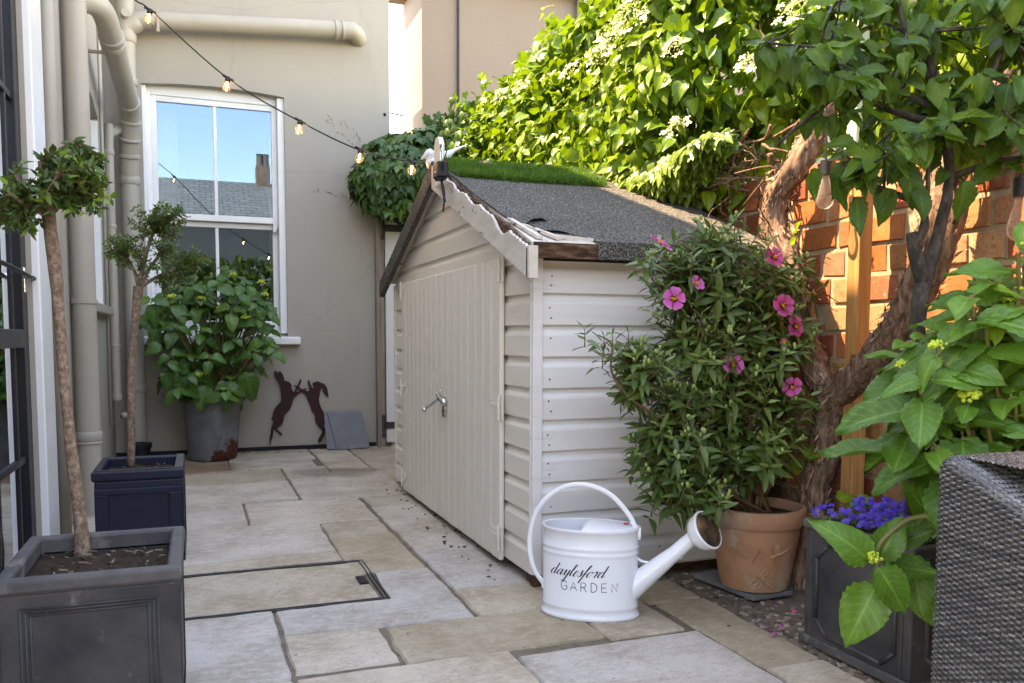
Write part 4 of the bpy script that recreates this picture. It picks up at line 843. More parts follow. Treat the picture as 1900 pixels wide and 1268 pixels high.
# ------------------------------------------------------------------ string lights
sg = thing('string_lights', (.3, 4.6, 1.8), 'black cable of small lit globe bulbs strung across the patio to the shed gable', 'string lights')
BL = [(276, 32), (421, 158), (555, 238), (667, 291), (764, 313)]; TT = lambda x: 4.37-.0001*(x-245)
cab = [np.array((-.60, 5.0, 2.98)), pD(245, -4, TT(245))]+[pD(x+(2 if i else 4), y-(12 if i else 12), TT(x)) for i, (x, y) in enumerate(BL)]+[pD(800, 301, 4.31), (1.075, FQ[1]+.03, FQ[2]+.12)]
b = MB(); b.tube(cab, .0042, 6, sm=6); b.build('cable', MT['cable'], sg, smooth=True)
for i, (x, y) in enumerate(BL):
    t = TT(x); p = pD(x, y, t); tp = pD(x+2, y-13, t); dn = nrm(p-tp)
    m = MB(); m.tube([tp-dn*.006, tp, tp+dn*.012, tp+dn*.022], [.010, .013, .0135, .012], 12, sm=1); a = pD(x+14, y-6, t)-pD(x+2, y-13, t); m.tube([tp-a*.8, tp+a*.8], .007, 8, sm=1); hd = m.build('bulb_holder', MT['cable'], sg, smooth=True, auto=40)
    X = nrm(np.cross(dn, (0, 0, 1.)+rv()*.1)); Yv = np.cross(dn, X); c0 = tp+dn*.020
    m = MB(); m.lathe([(.009, 0), (.011, .006), (.019, .016), (.0225, .027), (.020, .039), (.012, .048), (0, .051)], c0, 16, X, Yv, dn); m.build('globe', MT['bulb'], hd, smooth=True)
    m = MB(); m.tube([c0+dn*.006, c0+dn*.016+X*.005, c0+dn*.034+X*.004, c0+dn*.036-X*.004, c0+dn*.016-X*.005, c0+dn*.006-X*.002], .0022, 6, sm=3); m.build('filament', MT['filament'], hd, smooth=True)

# large clear bulbs hanging under the tree
def bigbulb(px, py, X, label):
    p = pX(px, py, X); t = thing('hanging_bulb', p, label, 'light bulb', 'large clear bulbs hanging by the brick wall')
    m = MB(); m.tube([p, p+(0, 0, .05)], [.018, .02], 12, sm=1); m.tube([p+(0, 0, .05), p+(0.0, .01, .35)], .004, 6, sm=1); m.build('holder', MT['cable'], t, smooth=True, auto=40)
    m = MB(); m.lathe([(.012, 0), (.014, -.02), (.025, -.055), (.031, -.082), (.028, -.104), (.015, -.117), (0, -.12)], p, 20); m.build('globe', MT['bigbulb'], t, smooth=True)
bigbulb(1532, 325, 2.1, 'unlit clear teardrop bulb hanging between the vine limb and the timber post')
bigbulb(1893, 365, 2.1, 'unlit clear teardrop bulb hanging in front of the bricks at the right edge')

# ================================================================== POTS AND PLANTERS
def soil_patch(x0, x1, y0, y1, z, parent, chips=60):
    o = terrain('potting_soil', x0, x1, y0, y1, .012, .014, z, MT['soil'], fr=22, parent=parent)
    if chips:
        b = MB(); tn = []
        for i in range(chips):
            a = U_(0, 6.28); l = U_(.003, .012); k = len(b.f); b.obox((U_(x0+.02, x1-.02), U_(y0+.02, y1-.02), z+U_(.006, .014)), (math.cos(a)*l, math.sin(a)*l, U_(-.004, .004)), (-math.sin(a)*.0022, math.cos(a)*.0022, 0), (0, 0, .0015)); c = random.choice([(.12, .08, .05), (.20, .15, .10), (.07, .04, .025), (.26, .21, .15)]); tn += [(*c, 1)]*(len(b.f)-k)
        b.build('bark_chips', MT['chip'], o, tone=tn).__setitem__('kind', 'stuff')
    return o
def square_tub(root, x0, x1, y0, y1, h, mat, rimmat, th=.03, rim=.05, out=.012, taper=.0):
    b = MB(); t = taper
    def wall4(za, zb, o, i_):
        for (a, c, d, e) in (((x0-o), (x1+o), (y0-o), (y0+i_)), ((x0-o), (x1+o), (y1-i_), (y1+o)), ((x0-o), (x0+i_), (y0+i_), (y1-i_)), ((x1-i_), (x1+o), (y0+i_), (y1-i_))): b.box((a, d, za), (c, e, zb))
    wall4(0, h-rim, 0, th); body = b.build('body', mat, root, bevel=.006)
    b = MB(); o = out
    ring = lambda q, z: [(x0-q, y0-q, z), (x1+q, y0-q, z), (x1+q, y1+q, z), (x0-q, y1+q, z)]
    vs = ring(o*.3, h-rim)+ring(o, h-rim+.008)+ring(o, h-.006)+ring(o-.006, h)+ring(-th+.004, h)+ring(-th, h-.008)+ring(-th, h-rim-.01)
    b.add(vs, [(r*4+i, r*4+(i+1) % 4, (r+1)*4+(i+1) % 4, (r+1)*4+i) for r in range(6) for i in range(4)]); b.build('rim', rimmat, root, bevel=.004)
    return body
def mould(path, r, mat, parent, name='moulding', closed=True):
    b = MB(); P = [np.array(p, float) for p in path]
    if closed: P = P+[P[0]]
    for i in range(len(P)-1): b.tube([P[i], P[i+1]], r, 8, sm=1); b.ball(P[i], r, 8, 6)
    return b.build(name, mat, parent, smooth=True)

# near left square planter
LP = thing('square_planter', (-.24, 2.28, 0), 'large dark grey square planter with grooved panels, nearest the camera at the left', 'planter')
lx0, lx1, ly0, ly1, lh = -.425, -.055, 2.06, 2.50, .418
square_tub(LP, lx0, lx1, ly0, ly1, lh, MT['lead'], MT['leadrim'], .026, .035, .008)
for k, q in enumerate((.045, .055, .065)):
    b = MB(); r = .0028; a0, a1, z1 = lx0+q, lx1-q, lh-.035-q*.75
    for p, e in (((a0, z1), (a1, z1)), ((a0, .04), (a0, z1)), ((a1, .04), (a1, z1)), ((a0, .04), (a1, .04))): b.tube([(p[0], ly0-.001, p[1]), (e[0], ly0-.001, e[1])], r, 6, sm=1)
    c0, c1 = ly0+q, ly1-q
    for p, e in (((c0, z1), (c1, z1)), ((c0, .04), (c0, z1)), ((c1, .04), (c1, z1)), ((c0, .04), (c1, .04))): b.tube([(lx1+.001, p[0], p[1]), (lx1+.001, e[0], e[1])], r, 6, sm=1)
    b.build('panel_groove', MT['lead'], LP, smooth=True)
soil_patch(lx0+.02, lx1-.02, ly0+.02, ly1-.02, lh-.05, LP, 70)
cb = MB(); cb.tube([pD(-60, 940, 1.95), pD(-2, 985, 1.98), pD(4, 1120, 2.0), pD(30, 1210, 2.02), pD(75, 1275, 2.03), pD(160, 1330, 2.03)], .006, 8, sm=6)
cb.build('power_cable', MT['cable'], smooth=True, label='thin black cable hanging down the front of the big grey planter', cat='cable')

# navy planter behind it
NP = thing('navy_planter', (-.24, 3.97, 0), 'dark navy blue square wooden planter further back along the house wall', 'planter')
nx0, nx1, ny0, ny1, nh = -.41, -.078, 3.75, 4.18, .40
square_tub(NP, nx0, nx1, ny0, ny1, nh, MT['navy'], MT['navy'], .024, .045, .010)
b = MB(); b.box((nx1-.026, ny0+.0, nh+.0005), (nx1+.006, ny1, nh+.003)); b.box((nx0, ny0-.004, nh+.0005), (nx1-.026, ny0+.012, nh+.0025)); b.build('worn_edge', MT['navyrim'], NP)
b = MB(); q = .05
for (a, c, za, zb) in ((nx0, nx1, nh-.10, nh-.075), (nx0, nx0+q, .05, nh-.10), (nx1-q, nx1, .05, nh-.10), (nx0, nx1, 0.002, .05)): b.box((a, ny0-.010, za), (c, ny0+.001, zb))
for (a, c, za, zb) in ((ny0, ny1, nh-.10, nh-.075), (ny0, ny0+q, .05, nh-.10), (ny1-q, ny1, .05, nh-.10), (ny0, ny1, .002, .05)): b.box((nx1-.001, a, za), (nx1+.008, c, zb))
b.build('panel_frame', MT['navy'], NP, bevel=.003)
soil_patch(nx0+.02, nx1-.02, ny0+.02, ny1-.02, nh-.045, NP, 25)

# big round zinc pot
ZP = thing('round_pot', (.09, 6.86, 0), 'big round weathered zinc pot with a rusty patch near its foot', 'pot')
b = MB(); b.lathe([(.165, 0), (.178, .012), (.183, .05), (.196, .2), (.213, .40), (.218, .44), (.232, .445), (.236, .46), (.236, .49), (.230, .502), (.214, .502), (.208, .49), (.20, .43)], (.09, 6.86, 0), 40, cap=False, wob=.012); b.build('body', MT['zinc'], ZP, smooth=True, auto=45)
b = MB(); b.lathe([(.205, .45), (.1, .465), (.0, .47)], (.09, 6.86, 0), 24, cap=False); b.build('potting_soil', MT['soil'], ZP, smooth=True)

# terracotta pot with moulded insects
TC = np.array((1.945, 2.575, .0)); TP = thing('terracotta_pot', TC, 'terracotta flower pot with raised dragonflies, holding the pink flowered shrub', 'pot')
z0 = .022; TR = [(.100, 0), (.122, .004), (.128, .02), (.140, .09), (.153, .17), (.161, .225), (.163, .238), (.172, .241), (.178, .25), (.181, .295), (.178, .304), (.165, .306), (.158, .295), (.155, .26)]
b = MB(); b.lathe([(r*1.0, z+z0) for r, z in TR[:8]]+[(.163, .24+z0)], TC, 48, cap=False, wob=.006); b.build('body', MT['terra'], TP, smooth=True, auto=50)
b = MB(); b.lathe([(r, z+z0) for r, z in TR[7:]]+[(.15, .2+z0)], TC, 48, cap=False, wob=.006); b.build('rim', MT['terra'], TP, smooth=True, auto=50)
b = MB(); b.lathe([(.157, .27+z0), (.09, .28+z0), (0, .285+z0)], TC, 24, cap=False); b.build('potting_soil', MT['soil'], TP, smooth=True)
def rad_at(z): 
    for (r0, a), (r1, c) in zip(TR, TR[1:]):
        if a <= z <= c: return r0+(r1-r0)*(z-a)/(c-a+1e-9)
    return .15
def on_pot(ang, z, o=0): r = rad_at(z)+o; return TC+np.array((r*math.cos(ang), r*math.sin(ang), z+z0))
AV = math.atan2(-TC[1], -TC[0])       # towards the camera
for (da, z, rot, s) in ((-.42, .165, -.75, 1.0), (.03, .155, -1.9, .9), (.55, .15, .35, 1.0), (-.62, .075, -2.0, .9), (.22, .058, -.7, 1.1)):
    b = MB(); f = lambda u, v, o=.0: on_pot(AV+da+u/rad_at(z), z+v, o)
    R2 = lambda u, v: (u*math.cos(rot)-v*math.sin(rot), u*math.sin(rot)+v*math.cos(rot))
    for i in range(8): u, v = R2((-.018+i*.009)*s, .002*math.sin(i)); b.ball(f(u, v, .001), .0080*s*(1.25 if i == 0 else 1-.06*i), 8, 6)
    for sg in (-1, 1):
        for ang in (1.1, 1.75):
            loop = []
            for k in range(13):
                t = 2*math.pi*k/12; wu = .022*(1-math.cos(t))/1.0*.9; wv = .0065*math.sin(t); a = sg*ang
                u, v = R2((-.006+wu*math.cos(a)-wv*math.sin(a))*s, (wu*math.sin(a)+wv*math.cos(a))*s); loop.append(f(u, v, .0005))
            b.tube(loop, .0034*s, 6, sm=1)
    b.build('dragonfly_relief', MT['terra'], TP, smooth=True)
b = MB(); b.add([], []); sl_ = [(1.735, 2.66), (1.80, 2.40), (2.02, 2.335), (2.16, 2.56), (2.05, 2.79), (1.83, 2.80)]
P4 = [gz(1285, 1073, .0), gz(1398, 1118, .0), gz(1462, 1108, .0)]
b.poly(rag([(P4[0][0], P4[0][1]), (P4[1][0], P4[1][1]), (P4[2][0]+.02, P4[2][1]), (2.16, 2.62), (1.95, 2.80)], .004, .03), [], lambda u, v, w_: (u, v, .004+w_), .017); b.build('slate_slab', MT['slate'], bevel=.003, label='flat grey slate slab under the terracotta pot', cat='slab')

# faux lead planter with an octagonal panel
RP = thing('panelled_planter', (1.98, 1.86, 0), 'dark lead look square planter with a raised octagonal panel, beside the woven chair', 'planter')
rx0, rx1, ry0, ry1, rh = 1.765, 2.20, 1.665, 2.085, .392
square_tub(RP, rx0, rx1, ry0, ry1, rh, MT['lead'], MT['leadrim'], .03, .032, .008)
oc = [(ry1-.055, .09), (ry1-.055, .28), (ry1-.10, .325), (ry0+.10, .325), (ry0+.055, .28), (ry0+.055, .09), (ry0+.10, .045), (ry1-.10, .045)]
mould([(rx0-.001, y, z) for y, z in oc], .0075, MT['lead'], RP); mould([(x, ry0-.001, z) for x, z in [(rx0+(ry1-y), z) for y, z in oc]], .0075, MT['lead'], RP)
b = MB(); b.box((rx0-.012, ry0-.012, 0), (rx1+.012, ry0+.001, .028)); b.box((rx0-.012, ry0+.001, 0), (rx0+.001, ry1+.012, .028)); b.build('foot_moulding', MT['leadrim'], RP, bevel=.004)
soil_patch(rx0+.02, rx1-.02, ry0+.02, ry1-.02, rh-.02, RP, 30)

# ================================================================== HARES AND SLATE TILES AGAINST THE WALL
HA = [(200, 130), (235, 135), (262, 165), (270, 132), (290, 140), (330, 205), (335, 262), (375, 262), (410, 285), (437, 320), (425, 352), (445, 385), (455, 415), (500, 335), (535, 250), (548, 232), (558, 245), (553, 285), (530, 320), (505, 375), (490, 410), (560, 385), (620, 352), (630, 365), (600, 390), (520, 425), (470, 475), (445, 500), (440, 560), (410, 630), (360, 680), (330, 715), (325, 780), (310, 820), (270, 860), (235, 875), (235, 895), (280, 925), (310, 960), (305, 980), (285, 975), (240, 930), (205, 885), (190, 930), (185, 1000), (160, 1045), (152, 1110), (145, 1110), (145, 1040), (140, 1000), (160, 930), (165, 855), (185, 830), (200, 770), (155, 755), (185, 735), (185, 680), (210, 620), (255, 570), (290, 535), (300, 490), (285, 350), (280, 300), (235, 240), (205, 180)]
HB = [(640, 250), (660, 252), (675, 290), (700, 360), (725, 350), (705, 315), (700, 290), (740, 275), (770, 262), (810, 285), (860, 300), (895, 350), (905, 400), (917, 468), (900, 470), (860, 430), (835, 380), (830, 345), (800, 400), (803, 440), (785, 490), (795, 560), (830, 640), (870, 690), (880, 740), (855, 770), (880, 800), (880, 830), (830, 835), (875, 890), (880, 930), (850, 990), (825, 1050), (800, 1070), (778, 1065), (775, 1035), (800, 990), (830, 935), (825, 900), (780, 860), (740, 800), (733, 750), (745, 715), (695, 660), (680, 600), (640, 510), (620, 460), (570, 405), (520, 370), (470, 330), (455, 315), (475, 312), (530, 345), (600, 385), (650, 400), (665, 375), (645, 310)]
def smooth2(P):
    out = []
    for i in range(len(P)):
        a, c = P[i], P[(i+1) % len(P)]; out += [(a[0]*.75+c[0]*.25, a[1]*.75+c[1]*.25), (a[0]*.25+c[0]*.75, a[1]*.25+c[1]*.75)]
    return out
for HP, dy, lab in ((HA, .030, 'flat rusty metal boxing hare with upright ears, fixed left on the cream wall'), (HB, .018, 'flat rusty metal boxing hare with ears flung back, above the slate tiles')):
    pts = []
    for x, y in smooth2(HP): p = pY(480+x/7.046, 670+y/7.046, RW-dy); pts.append((p[0], p[2]))
    b = MB(); b.poly(pts, [], lambda u, v, w_, dy=dy: (u, RW-dy+w_, v), .007); b.build('hare_silhouette', MT['rust'], bevel=.0012, label=lab, cat='wall ornament', group='pair of boxing hares')
def tile(px, off, lab):
    P = [pY(x, y, RW-.12) for x, y in px]; b = MB(); c = sum(P)/4; zb = min(p[2] for p in P)
    vs = [];
    for th in (0, .012): vs += [(p[0], RW-off-.13*(1-(p[2]-zb)/(.32))+th, max(.002, p[2]-zb)) for p in P]
    b.add(vs, [(0, 1, 2, 3), (7, 6, 5, 4)]+[(i, (i+1) % 4, 4+(i+1) % 4, 4+i) for i in range(4)]); b.build('slate_tile', MT['slate'], bevel=.002, label=lab, cat='slate tile', group='slate tiles leaning on the wall')
tile([(606, 838), (640, 838), (655, 771), (604, 771)], .015, 'bluish slate tile behind the other one, leaning against the cream wall')
tile([(624, 840), (685, 835), (673, 771), (610, 773)], .032, 'square grey slate tile with pale stains leaning in front of another tile')

# ================================================================== WATERING CAN
AX = np.array((math.cos(rad(-33)), math.sin(rad(-33)), 0)); AYc = np.array((-AX[1], AX[0], 0)); CC = np.array((1.248, 2.553, 0.0)); CA, CBm, CH = .163, .098, .305
WC = thing('watering_can', CC, 'white enamel watering can with black lettering standing on the paving by the shed corner', 'watering can')
pr = [(0, .004), (1.0, .0), (1.035, .002), (1.045, .008), (1.035, .014), (1.005, .018), (1.005, .034), (1.02, .038), (1.02, .043), (1.004, .048), (1.0, .21), (1.0, .215), (1.018, .219), (1.018, .225), (1.0, .229), (1.0, .236), (1.018, .240), (1.018, .246), (1.0, .250), (1.0, CH-.008), (1.022, CH-.006), (1.026, CH), (1.018, CH+.005), (.985, CH+.004), (.975, CH-.008), (.975, .06), (0, .055)]
b = MB(); b.lathe(pr, CC, 64, AX*CA, AYc*CBm, cap=False); b.build('body', MT['enamel'], WC, smooth=True, auto=60)
b = MB(); vs = []; n = 24; mrow = 8       # domed half lid over the spout end
for i in range(n+1):
    t = -math.pi/2*1.02+math.pi*1.02*i/n; ex, ey = .975*math.cos(t), .975*math.sin(t); x0 = -.12
    for j in range(mrow+1):
        s = j/mrow; x = x0+(ex-x0)*s; y = ey; d = max(0, 1-(x/.975)**2-(y/.975)**2); k = (x-x0)/(.975-x0); vs.append(CC+AX*CA*x+AYc*CBm*y+np.array((0, 0, CH+.001+(.013*d**.6)*(1-.3*max(0, k)))))
b.add(vs, [(i*(mrow+1)+j, i*(mrow+1)+j+1, (i+1)*(mrow+1)+j+1, (i+1)*(mrow+1)+j) for i in range(n) for j in range(mrow)]); o = b.build('half_lid', MT['enamel'], WC, smooth=True)
md = o.modifiers.new('thick', 'SOLIDIFY'); md.thickness = .002
b = MB(); c = CC+AX*CA*.74+np.array((0, 0, CH+.012)); b.obox(c+AYc*.012, AX*.009, AYc*.006, (0, 0, .0015)); b.build('sticker', MT['red'], WC)
hn = AYc; onp = lambda x, y: pP(x, y, CC, hn)
# loop handle: strap following the traced arc in the can's own plane
hp_ = [(1183, 1002), (1181, 985), (1168, 957), (1140, 924), (1110, 906), (1075, 899), (1042, 906), (1012, 927), (992, 957), (983, 995), (984, 1030), (993, 1060), (1010, 1082)]
P = [onp(*q) for q in hp_]; P[0] = CC+AX*CA*1.01+np.array((0, 0, P[0][2])); P[-1] = CC-AX*CA*1.005+np.array((0, 0, P[-1][2]))
b = MB(); b.tube(P, .0085, 12, sm=5, ell=(1.0, .35), ref=AYc); b.build('handle', MT['enamel'], WC, smooth=True)
b = MB(); c = CC+AX*CA*1.02+np.array((0, 0, CH-.012)); b.obox(c, AX*.006, AYc*.012, (0, 0, .016)); b.build('handle_bracket', MT['enamel'], WC, bevel=.002); b = MB(); c2 = CC-AX*CA*1.01+np.array((0, 0, P[-1][2])); b.obox(c2, AX*.004, AYc*.012, (0, 0, .014)); b.build('handle_bracket', MT['enamel'], WC, bevel=.002)
s0, s1, s2 = onp(1165, 1096), onp(1255, 1024), onp(1287, 996)
b = MB(); b.tube([s0, (s0+s1)/2, s1], [.044, .034, .0235], 24, sm=4); b.tube([s1-(s2-s1)*.1, s2], [.0255, .0235], 24, sm=1); b.build('spout', MT['enamel'], WC, smooth=True, auto=50)
rd = nrm(onp(1330, 984)-s2); ra_ = nrm(nrm(CR*.88+CU*.42)*.8+nrm(EYE-s2)*.6)
rx = nrm(np.cross(ra_, (0, 0, 1))); ry = np.cross(rx, ra_)
b = MB(); b.lathe([(.022, -.008), (.027, .0), (.043, .009), (.056, .022), (.0635, .040), (.066, .056), (.068, .060), (.066, .064), (.061, .064)], s2, 32, rx, ry, ra_, cap=False); ro = b.build('rose', MT['enamel'], WC, smooth=True, auto=50)
b = MB(); b.lathe([(.062, .063), (.05, .069), (.03, .073), (0, .075)], s2, 32, rx, ry, ra_, cap=False); b.build('rose_face', MT['rose'], ro, smooth=True)
b = MB(); q0 = onp(1184, 1036); q1 = onp(1196, 1043); q2 = onp(1240, 1046); b.tube([CC+AX*CA*.99+np.array((0, 0, q0[2])), q1, q2], .0048, 8, sm=4); b.tube([onp(1283, 1014), onp(1268, 1030), onp(1262, 1038)], .0035, 6, sm=2); b.build('brace', MT['enamel'], WC, smooth=True)
# lettering wrapped round the front of the can
th = np.linspace(math.pi, 2*math.pi, 400); EX, EY = CA*np.cos(th), CBm*np.sin(th); arc = np.concatenate([[0], np.cumsum(np.hypot(np.diff(EX), np.diff(EY)))]); half = np.interp(1.5*math.pi, th, arc)
def can_pt(u, v):
    t = np.interp(half+u, arc, th); x, y = CA*math.cos(t), CBm*math.sin(t); n = np.array((x/CA**2, y/CBm**2)); n /= np.linalg.norm(n); return CC+AX*(x+n[0]*.0009)+AYc*(y+n[1]*.0009)+np.array((0, 0, v))
def catm(P, k=8):
    out = []
    for i in range(len(P)-1):
        a, b_, c, d = (np.array(P[j]) for j in (max(i-1, 0), i, i+1, min(i+2, len(P)-1)))
        for q in range(k): t = q/k; out.append(.5*((2*b_)+(-a+c)*t+(2*a-5*b_+4*c-d)*t*t+(-a+3*b_-3*c+d)*t**3))
    return out+[np.array(P[-1])]
def stroke(mb, pts, tf, wf, k=8):
    Q = catm(pts, k) if k > 1 else [np.array(p, float) for p in pts]; W = []
    for i in range(len(Q)): d = Q[min(i+1, len(Q)-1)]-Q[max(i-1, 0)]; d = d/(np.linalg.norm(d)+1e-9); W.append((d, wf(d)))
    for _ in range(2): W = [(W[i][0], (W[max(i-1, 0)][1]+W[i][1]*2+W[min(i+1, len(W)-1)][1])/4) for i in range(len(W))]
    vs = []
    for p, (d, wd) in zip(Q, W): n = np.array((-d[1], d[0]))*wd/2; vs += [tf(*(p+n)), tf(*(p-n))]
    mb.add(vs, [(2*i, 2*i+1, 2*i+3, 2*i+2) for i in range(len(Q)-1)])
SCR = {'d': (1.22, [[(.72, .80), (.52, 1.0), (.2, .80), (.06, .38), (.2, .03), (.45, .14), (.74, .62)], [(.78, 1.95), (.77, .9), (.76, .28), (.86, .02), (1.05, .12), (1.22, .42)]]),
 'a': (1.2, [[(.72, .80), (.52, 1.0), (.2, .80), (.06, .38), (.2, .03), (.45, .14), (.74, .62)], [(.78, 1.0), (.76, .6), (.76, .28), (.86, .02), (1.05, .12), (1.2, .42)]]),
 'y': (1.05, [[(0, .5), (.16, .98), (.26, .8), (.24, .3), (.38, .03), (.6, .16), (.8, .62)], [(.84, 1.0), (.82, .3), (.80, -.5), (.62, -.98), (.42, -1.0), (.36, -.78), (.6, -.4), (1.05, .42)]]),
 'l': (.72, [[(0, .42), (.34, 1.0), (.5, 1.6), (.46, 1.98), (.32, 1.9), (.24, 1.4), (.22, .4), (.32, .02), (.52, .10), (.72, .42)]]),
 'e': (.74, [[(0, .42), (.3, .5), (.52, .74), (.44, .99), (.22, .9), (.08, .45), (.18, .06), (.42, .02), (.74, .42)]]),
 's': (.74, [[(0, .42), (.26, .8), (.38, 1.15), (.40, .9), (.54, .4), (.42, .06), (.22, .0), (.1, .14), (.2, .2)], [(.42, .06), (.6, .18), (.74, .42)]]),
 'f': (.74, [[(0, .42), (.34, 1.0), (.58, 1.6), (.60, 1.95), (.46, 1.95), (.34, 1.4), (.24, .2), (.14, -.9), (.12, -1.02)], [(.2, .42), (.45, .50), (.74, .42)]]),
 'o': (.92, [[(.5, 1.0), (.2, .82), (.06, .4), (.2, .03), (.48, .1), (.68, .5), (.62, .88), (.46, 1.0)], [(.6, .9), (.74, .76), (.92, .8)]]),
 'r': (.86, [[(0, .8), (.14, .98), (.26, 1.08), (.3, .9), (.44, .92), (.5, .7), (.46, .3), (.42, 0)], [(.44, .35), (.58, .8), (.74, .98), (.86, .86)]])}
def script(word, u0, v0, h, shear):
    mb = MB(); x = 0
    for ch_ in word:
        adv, sts = SCR[ch_]
        for st in sts: stroke(mb, [(p[0]+x, p[1]) for p in st], lambda a, c: can_pt(u0+(a+c*shear)*h, v0+c*h), lambda d: .055+.20*max(0, -d[1])**1.4, 10)
        x += adv
    return mb, x
hgt = .0205; mb, wd = script('daylesford', -.135, .152, hgt, .62); mb.build('lettering', MT['ink'], WC, recalc=False)
CAPS = {'G': [[(.78, .82), (.6, .98), (.35, .98), (.12, .8), (.04, .5), (.12, .18), (.35, .02), (.62, .03), (.78, .16), (.79, .45), (.5, .45)]], 'A': [[(.0, 0), (.4, 1), (.8, 0)], [(.14, .34), (.66, .34)]], 'R': [[(.08, 0), (.08, .99), (.45, .99), (.64, .90), (.68, .72), (.6, .55), (.42, .48), (.08, .48)], [(.42, .48), (.72, 0)]], 'D': [[(.08, .01), (.08, .99), (.4, .98), (.66, .84), (.76, .5), (.66, .16), (.4, .02), (.08, .01)]], 'E': [[(.66, .99), (.08, .99), (.08, .01), (.68, .01)], [(.08, .51), (.58, .51)]], 'N': [[(.08, 0), (.08, 1), (.72, 0), (.72, 1)]]}
mb = MB(); x = 0; hh = .030
for ch_ in 'GARDEN':
    for st in CAPS[ch_]: stroke(mb, st, lambda a, c: can_pt(-.090+x+a*hh*.92, .103+c*hh), lambda d: .085, 1 if ch_ in 'AENR' else 5)
    x += .0345
mb.build('lettering', MT['ink'], WC, recalc=False)

# ================================================================== WOVEN CHAIR
CH_ = thing('woven_chair', (1.4, .75, 0), 'grey and black woven garden armchair at the lower right edge', 'chair')
PU, PV = .0115, .0047
def weave_sheet(path, dirs, v_rows, name, topfn):
    pass
# outline of the shell in plan: outer side (towards -x), rounded back corner, back
cxr = .035; x0, yb = 1.155, 1.06
prof_ = [(0.0, .02), (0, .20), (0, .50)]
plan = []; n_side = 0
y = .60
while y < yb-cxr: plan.append((x0, y, -1, 0)); y += PU/4
for k in range(int(cxr*math.pi/2/(PU/4))): a = k*(PU/4)/cxr; plan.append((x0+cxr-cxr*math.cos(a), yb-cxr+cxr*math.sin(a), -math.cos(a), math.sin(a)))
x = x0+cxr
while x < 1.56: plan.append((x, yb, 0, 1)); x += PU/4
def topz(px, py): return .752-.5*max(0, yb-.03-py)**1.08
NU = len(plan); NVs = 870; b = MB(); tn = []; vs = []
for j in range(NVs):
    for i, (px, py, nx, ny) in enumerate(plan):
        zt = topz(px, py); s = j*PV/4; r_ = .022; flat = zt-.10-r_
        if s < flat: o, z, ox, oz = 0, .10+s, 1, 0
        else:
            a = (s-flat)/r_
            if a < math.pi/2*1.05: o, z, ox, oz = -(r_-r_*math.cos(a)), zt-r_+r_*math.sin(a), math.cos(a), math.sin(a)
            else:
                e = (a-math.pi/2*1.05)*r_
                if e < .20: o, z, ox, oz = -r_*1.05-e, zt-.04*e, .05, 1
                else: o, z, ox, oz = -r_*1.05-.20-.02*min(1, (e-.2)/.05), zt-.008-(e-.2), -1, .1
        rv_ = (j/4); row = int(rv_); fr = rv_-row; cell = i/4
        hgt_ = .0017*math.sin(math.pi*fr)*(1)+.0020*math.cos(math.pi*cell+math.pi*row)*math.sin(math.pi*fr)
        hgt_ += .0004*mnoise.noise(Vector((i*.4, j*.35, 1)))
        vs.append((px+nx*(o+ox*hgt_), py+ny*(o+ox*hgt_), z+oz*hgt_))
fs = []
for j in range(NVs-1):
    for i in range(NU-1):
        fs.append((j*NU+i, j*NU+i+1, (j+1)*NU+i+1, (j+1)*NU+i)); row = j//4
        h = .5+.5*mnoise.noise(Vector((row*1.7, 3.3, (i//24)*.6))); up = math.cos(math.pi*i/4+math.pi*row); c = (.026+.11*h*h)*(1.0 if up > 0 else .25); tn.append((c, c*.97, c*.93, 1))
b.add(vs, fs); b.build('woven_shell', MT['weave'], CH_, smooth=True, tone=tn, recalc=False)
b = MB(); b.box((1.405, .62, .34), (1.55, .945, .40)); b.build('seat', MT['weave'], CH_, bevel=.01, tone=[(.08, .08, .075, 1)]*6)
b = MB(); b.box((1.20, .62, .11), (1.23, .98, .40)); b.box((1.23, .95, .11), (1.55, .98, .42)); b.build('inner_frame', MT['black'], CH_)
for (x, y) in ((1.19, .64), (1.22, .99), (1.52, 1.01)): m = MB(); m.box((x-.02, y-.02, 0), (x+.02, y+.02, .12)); m.build('leg', MT['black'], CH_, bevel=.003)

# ================================================================== PLANTS
HEART = [leaf_t(w_, 2, 6, 'heart', f_, d, .06, twist=t_, seed=i) for i, (w_, f_, d, t_) in enumerate(((.8, .22, .12, 0), (.74, .35, .3, .25), (.86, .1, .5, -.2), (.7, .45, .2, .1), (.82, .15, .7, 0), (.66, .3, -.12, -.3)))]
OVATE = [leaf_t(w_, 2, 14, 'ovate', f_, d, .06, serr=.07, twist=t_, seed=i) for i, (w_, f_, d, t_) in enumerate(((.56, .2, .1, 0), (.60, .3, .28, .2), (.52, .15, .5, -.2), (.58, .4, .2, .1), (.5, .25, -.1, .3), (.62, .1, .35, 0)))]
BIGL = [leaf_t(w_, 3, 18, 'ovate', f_, d, .055, serr=.045, twist=t_, seed=i) for i, (w_, f_, d, t_) in enumerate(((.66, .2, .15, 0), (.7, .28, .32, .12), (.62, .14, .5, -.15), (.68, .35, .22, .1), (.58, .22, .05, -.1)))]
HYD = [leaf_t(.68, 2, 7, 'ovate', .2, d, .05, serr=.03, seed=i) for i, d in enumerate((.15, .35, .6))]
LANCE = [leaf_t(.29, 1, 4, 'lance', .3, d, .02, seed=i) for i, d in enumerate((.05, .25, .45, -.1))]
SMALL = [leaf_t(.42, 1, 4, 'ovate', .25, d, .02, seed=i) for i, d in enumerate((.05, .2, .35))]
IVY = [ivy_t(i, d) for i, d in enumerate((.15, .35, .5))]
Z = np.array((0, 0, 1.))
def nz(*a): return mnoise.noise(Vector(a))

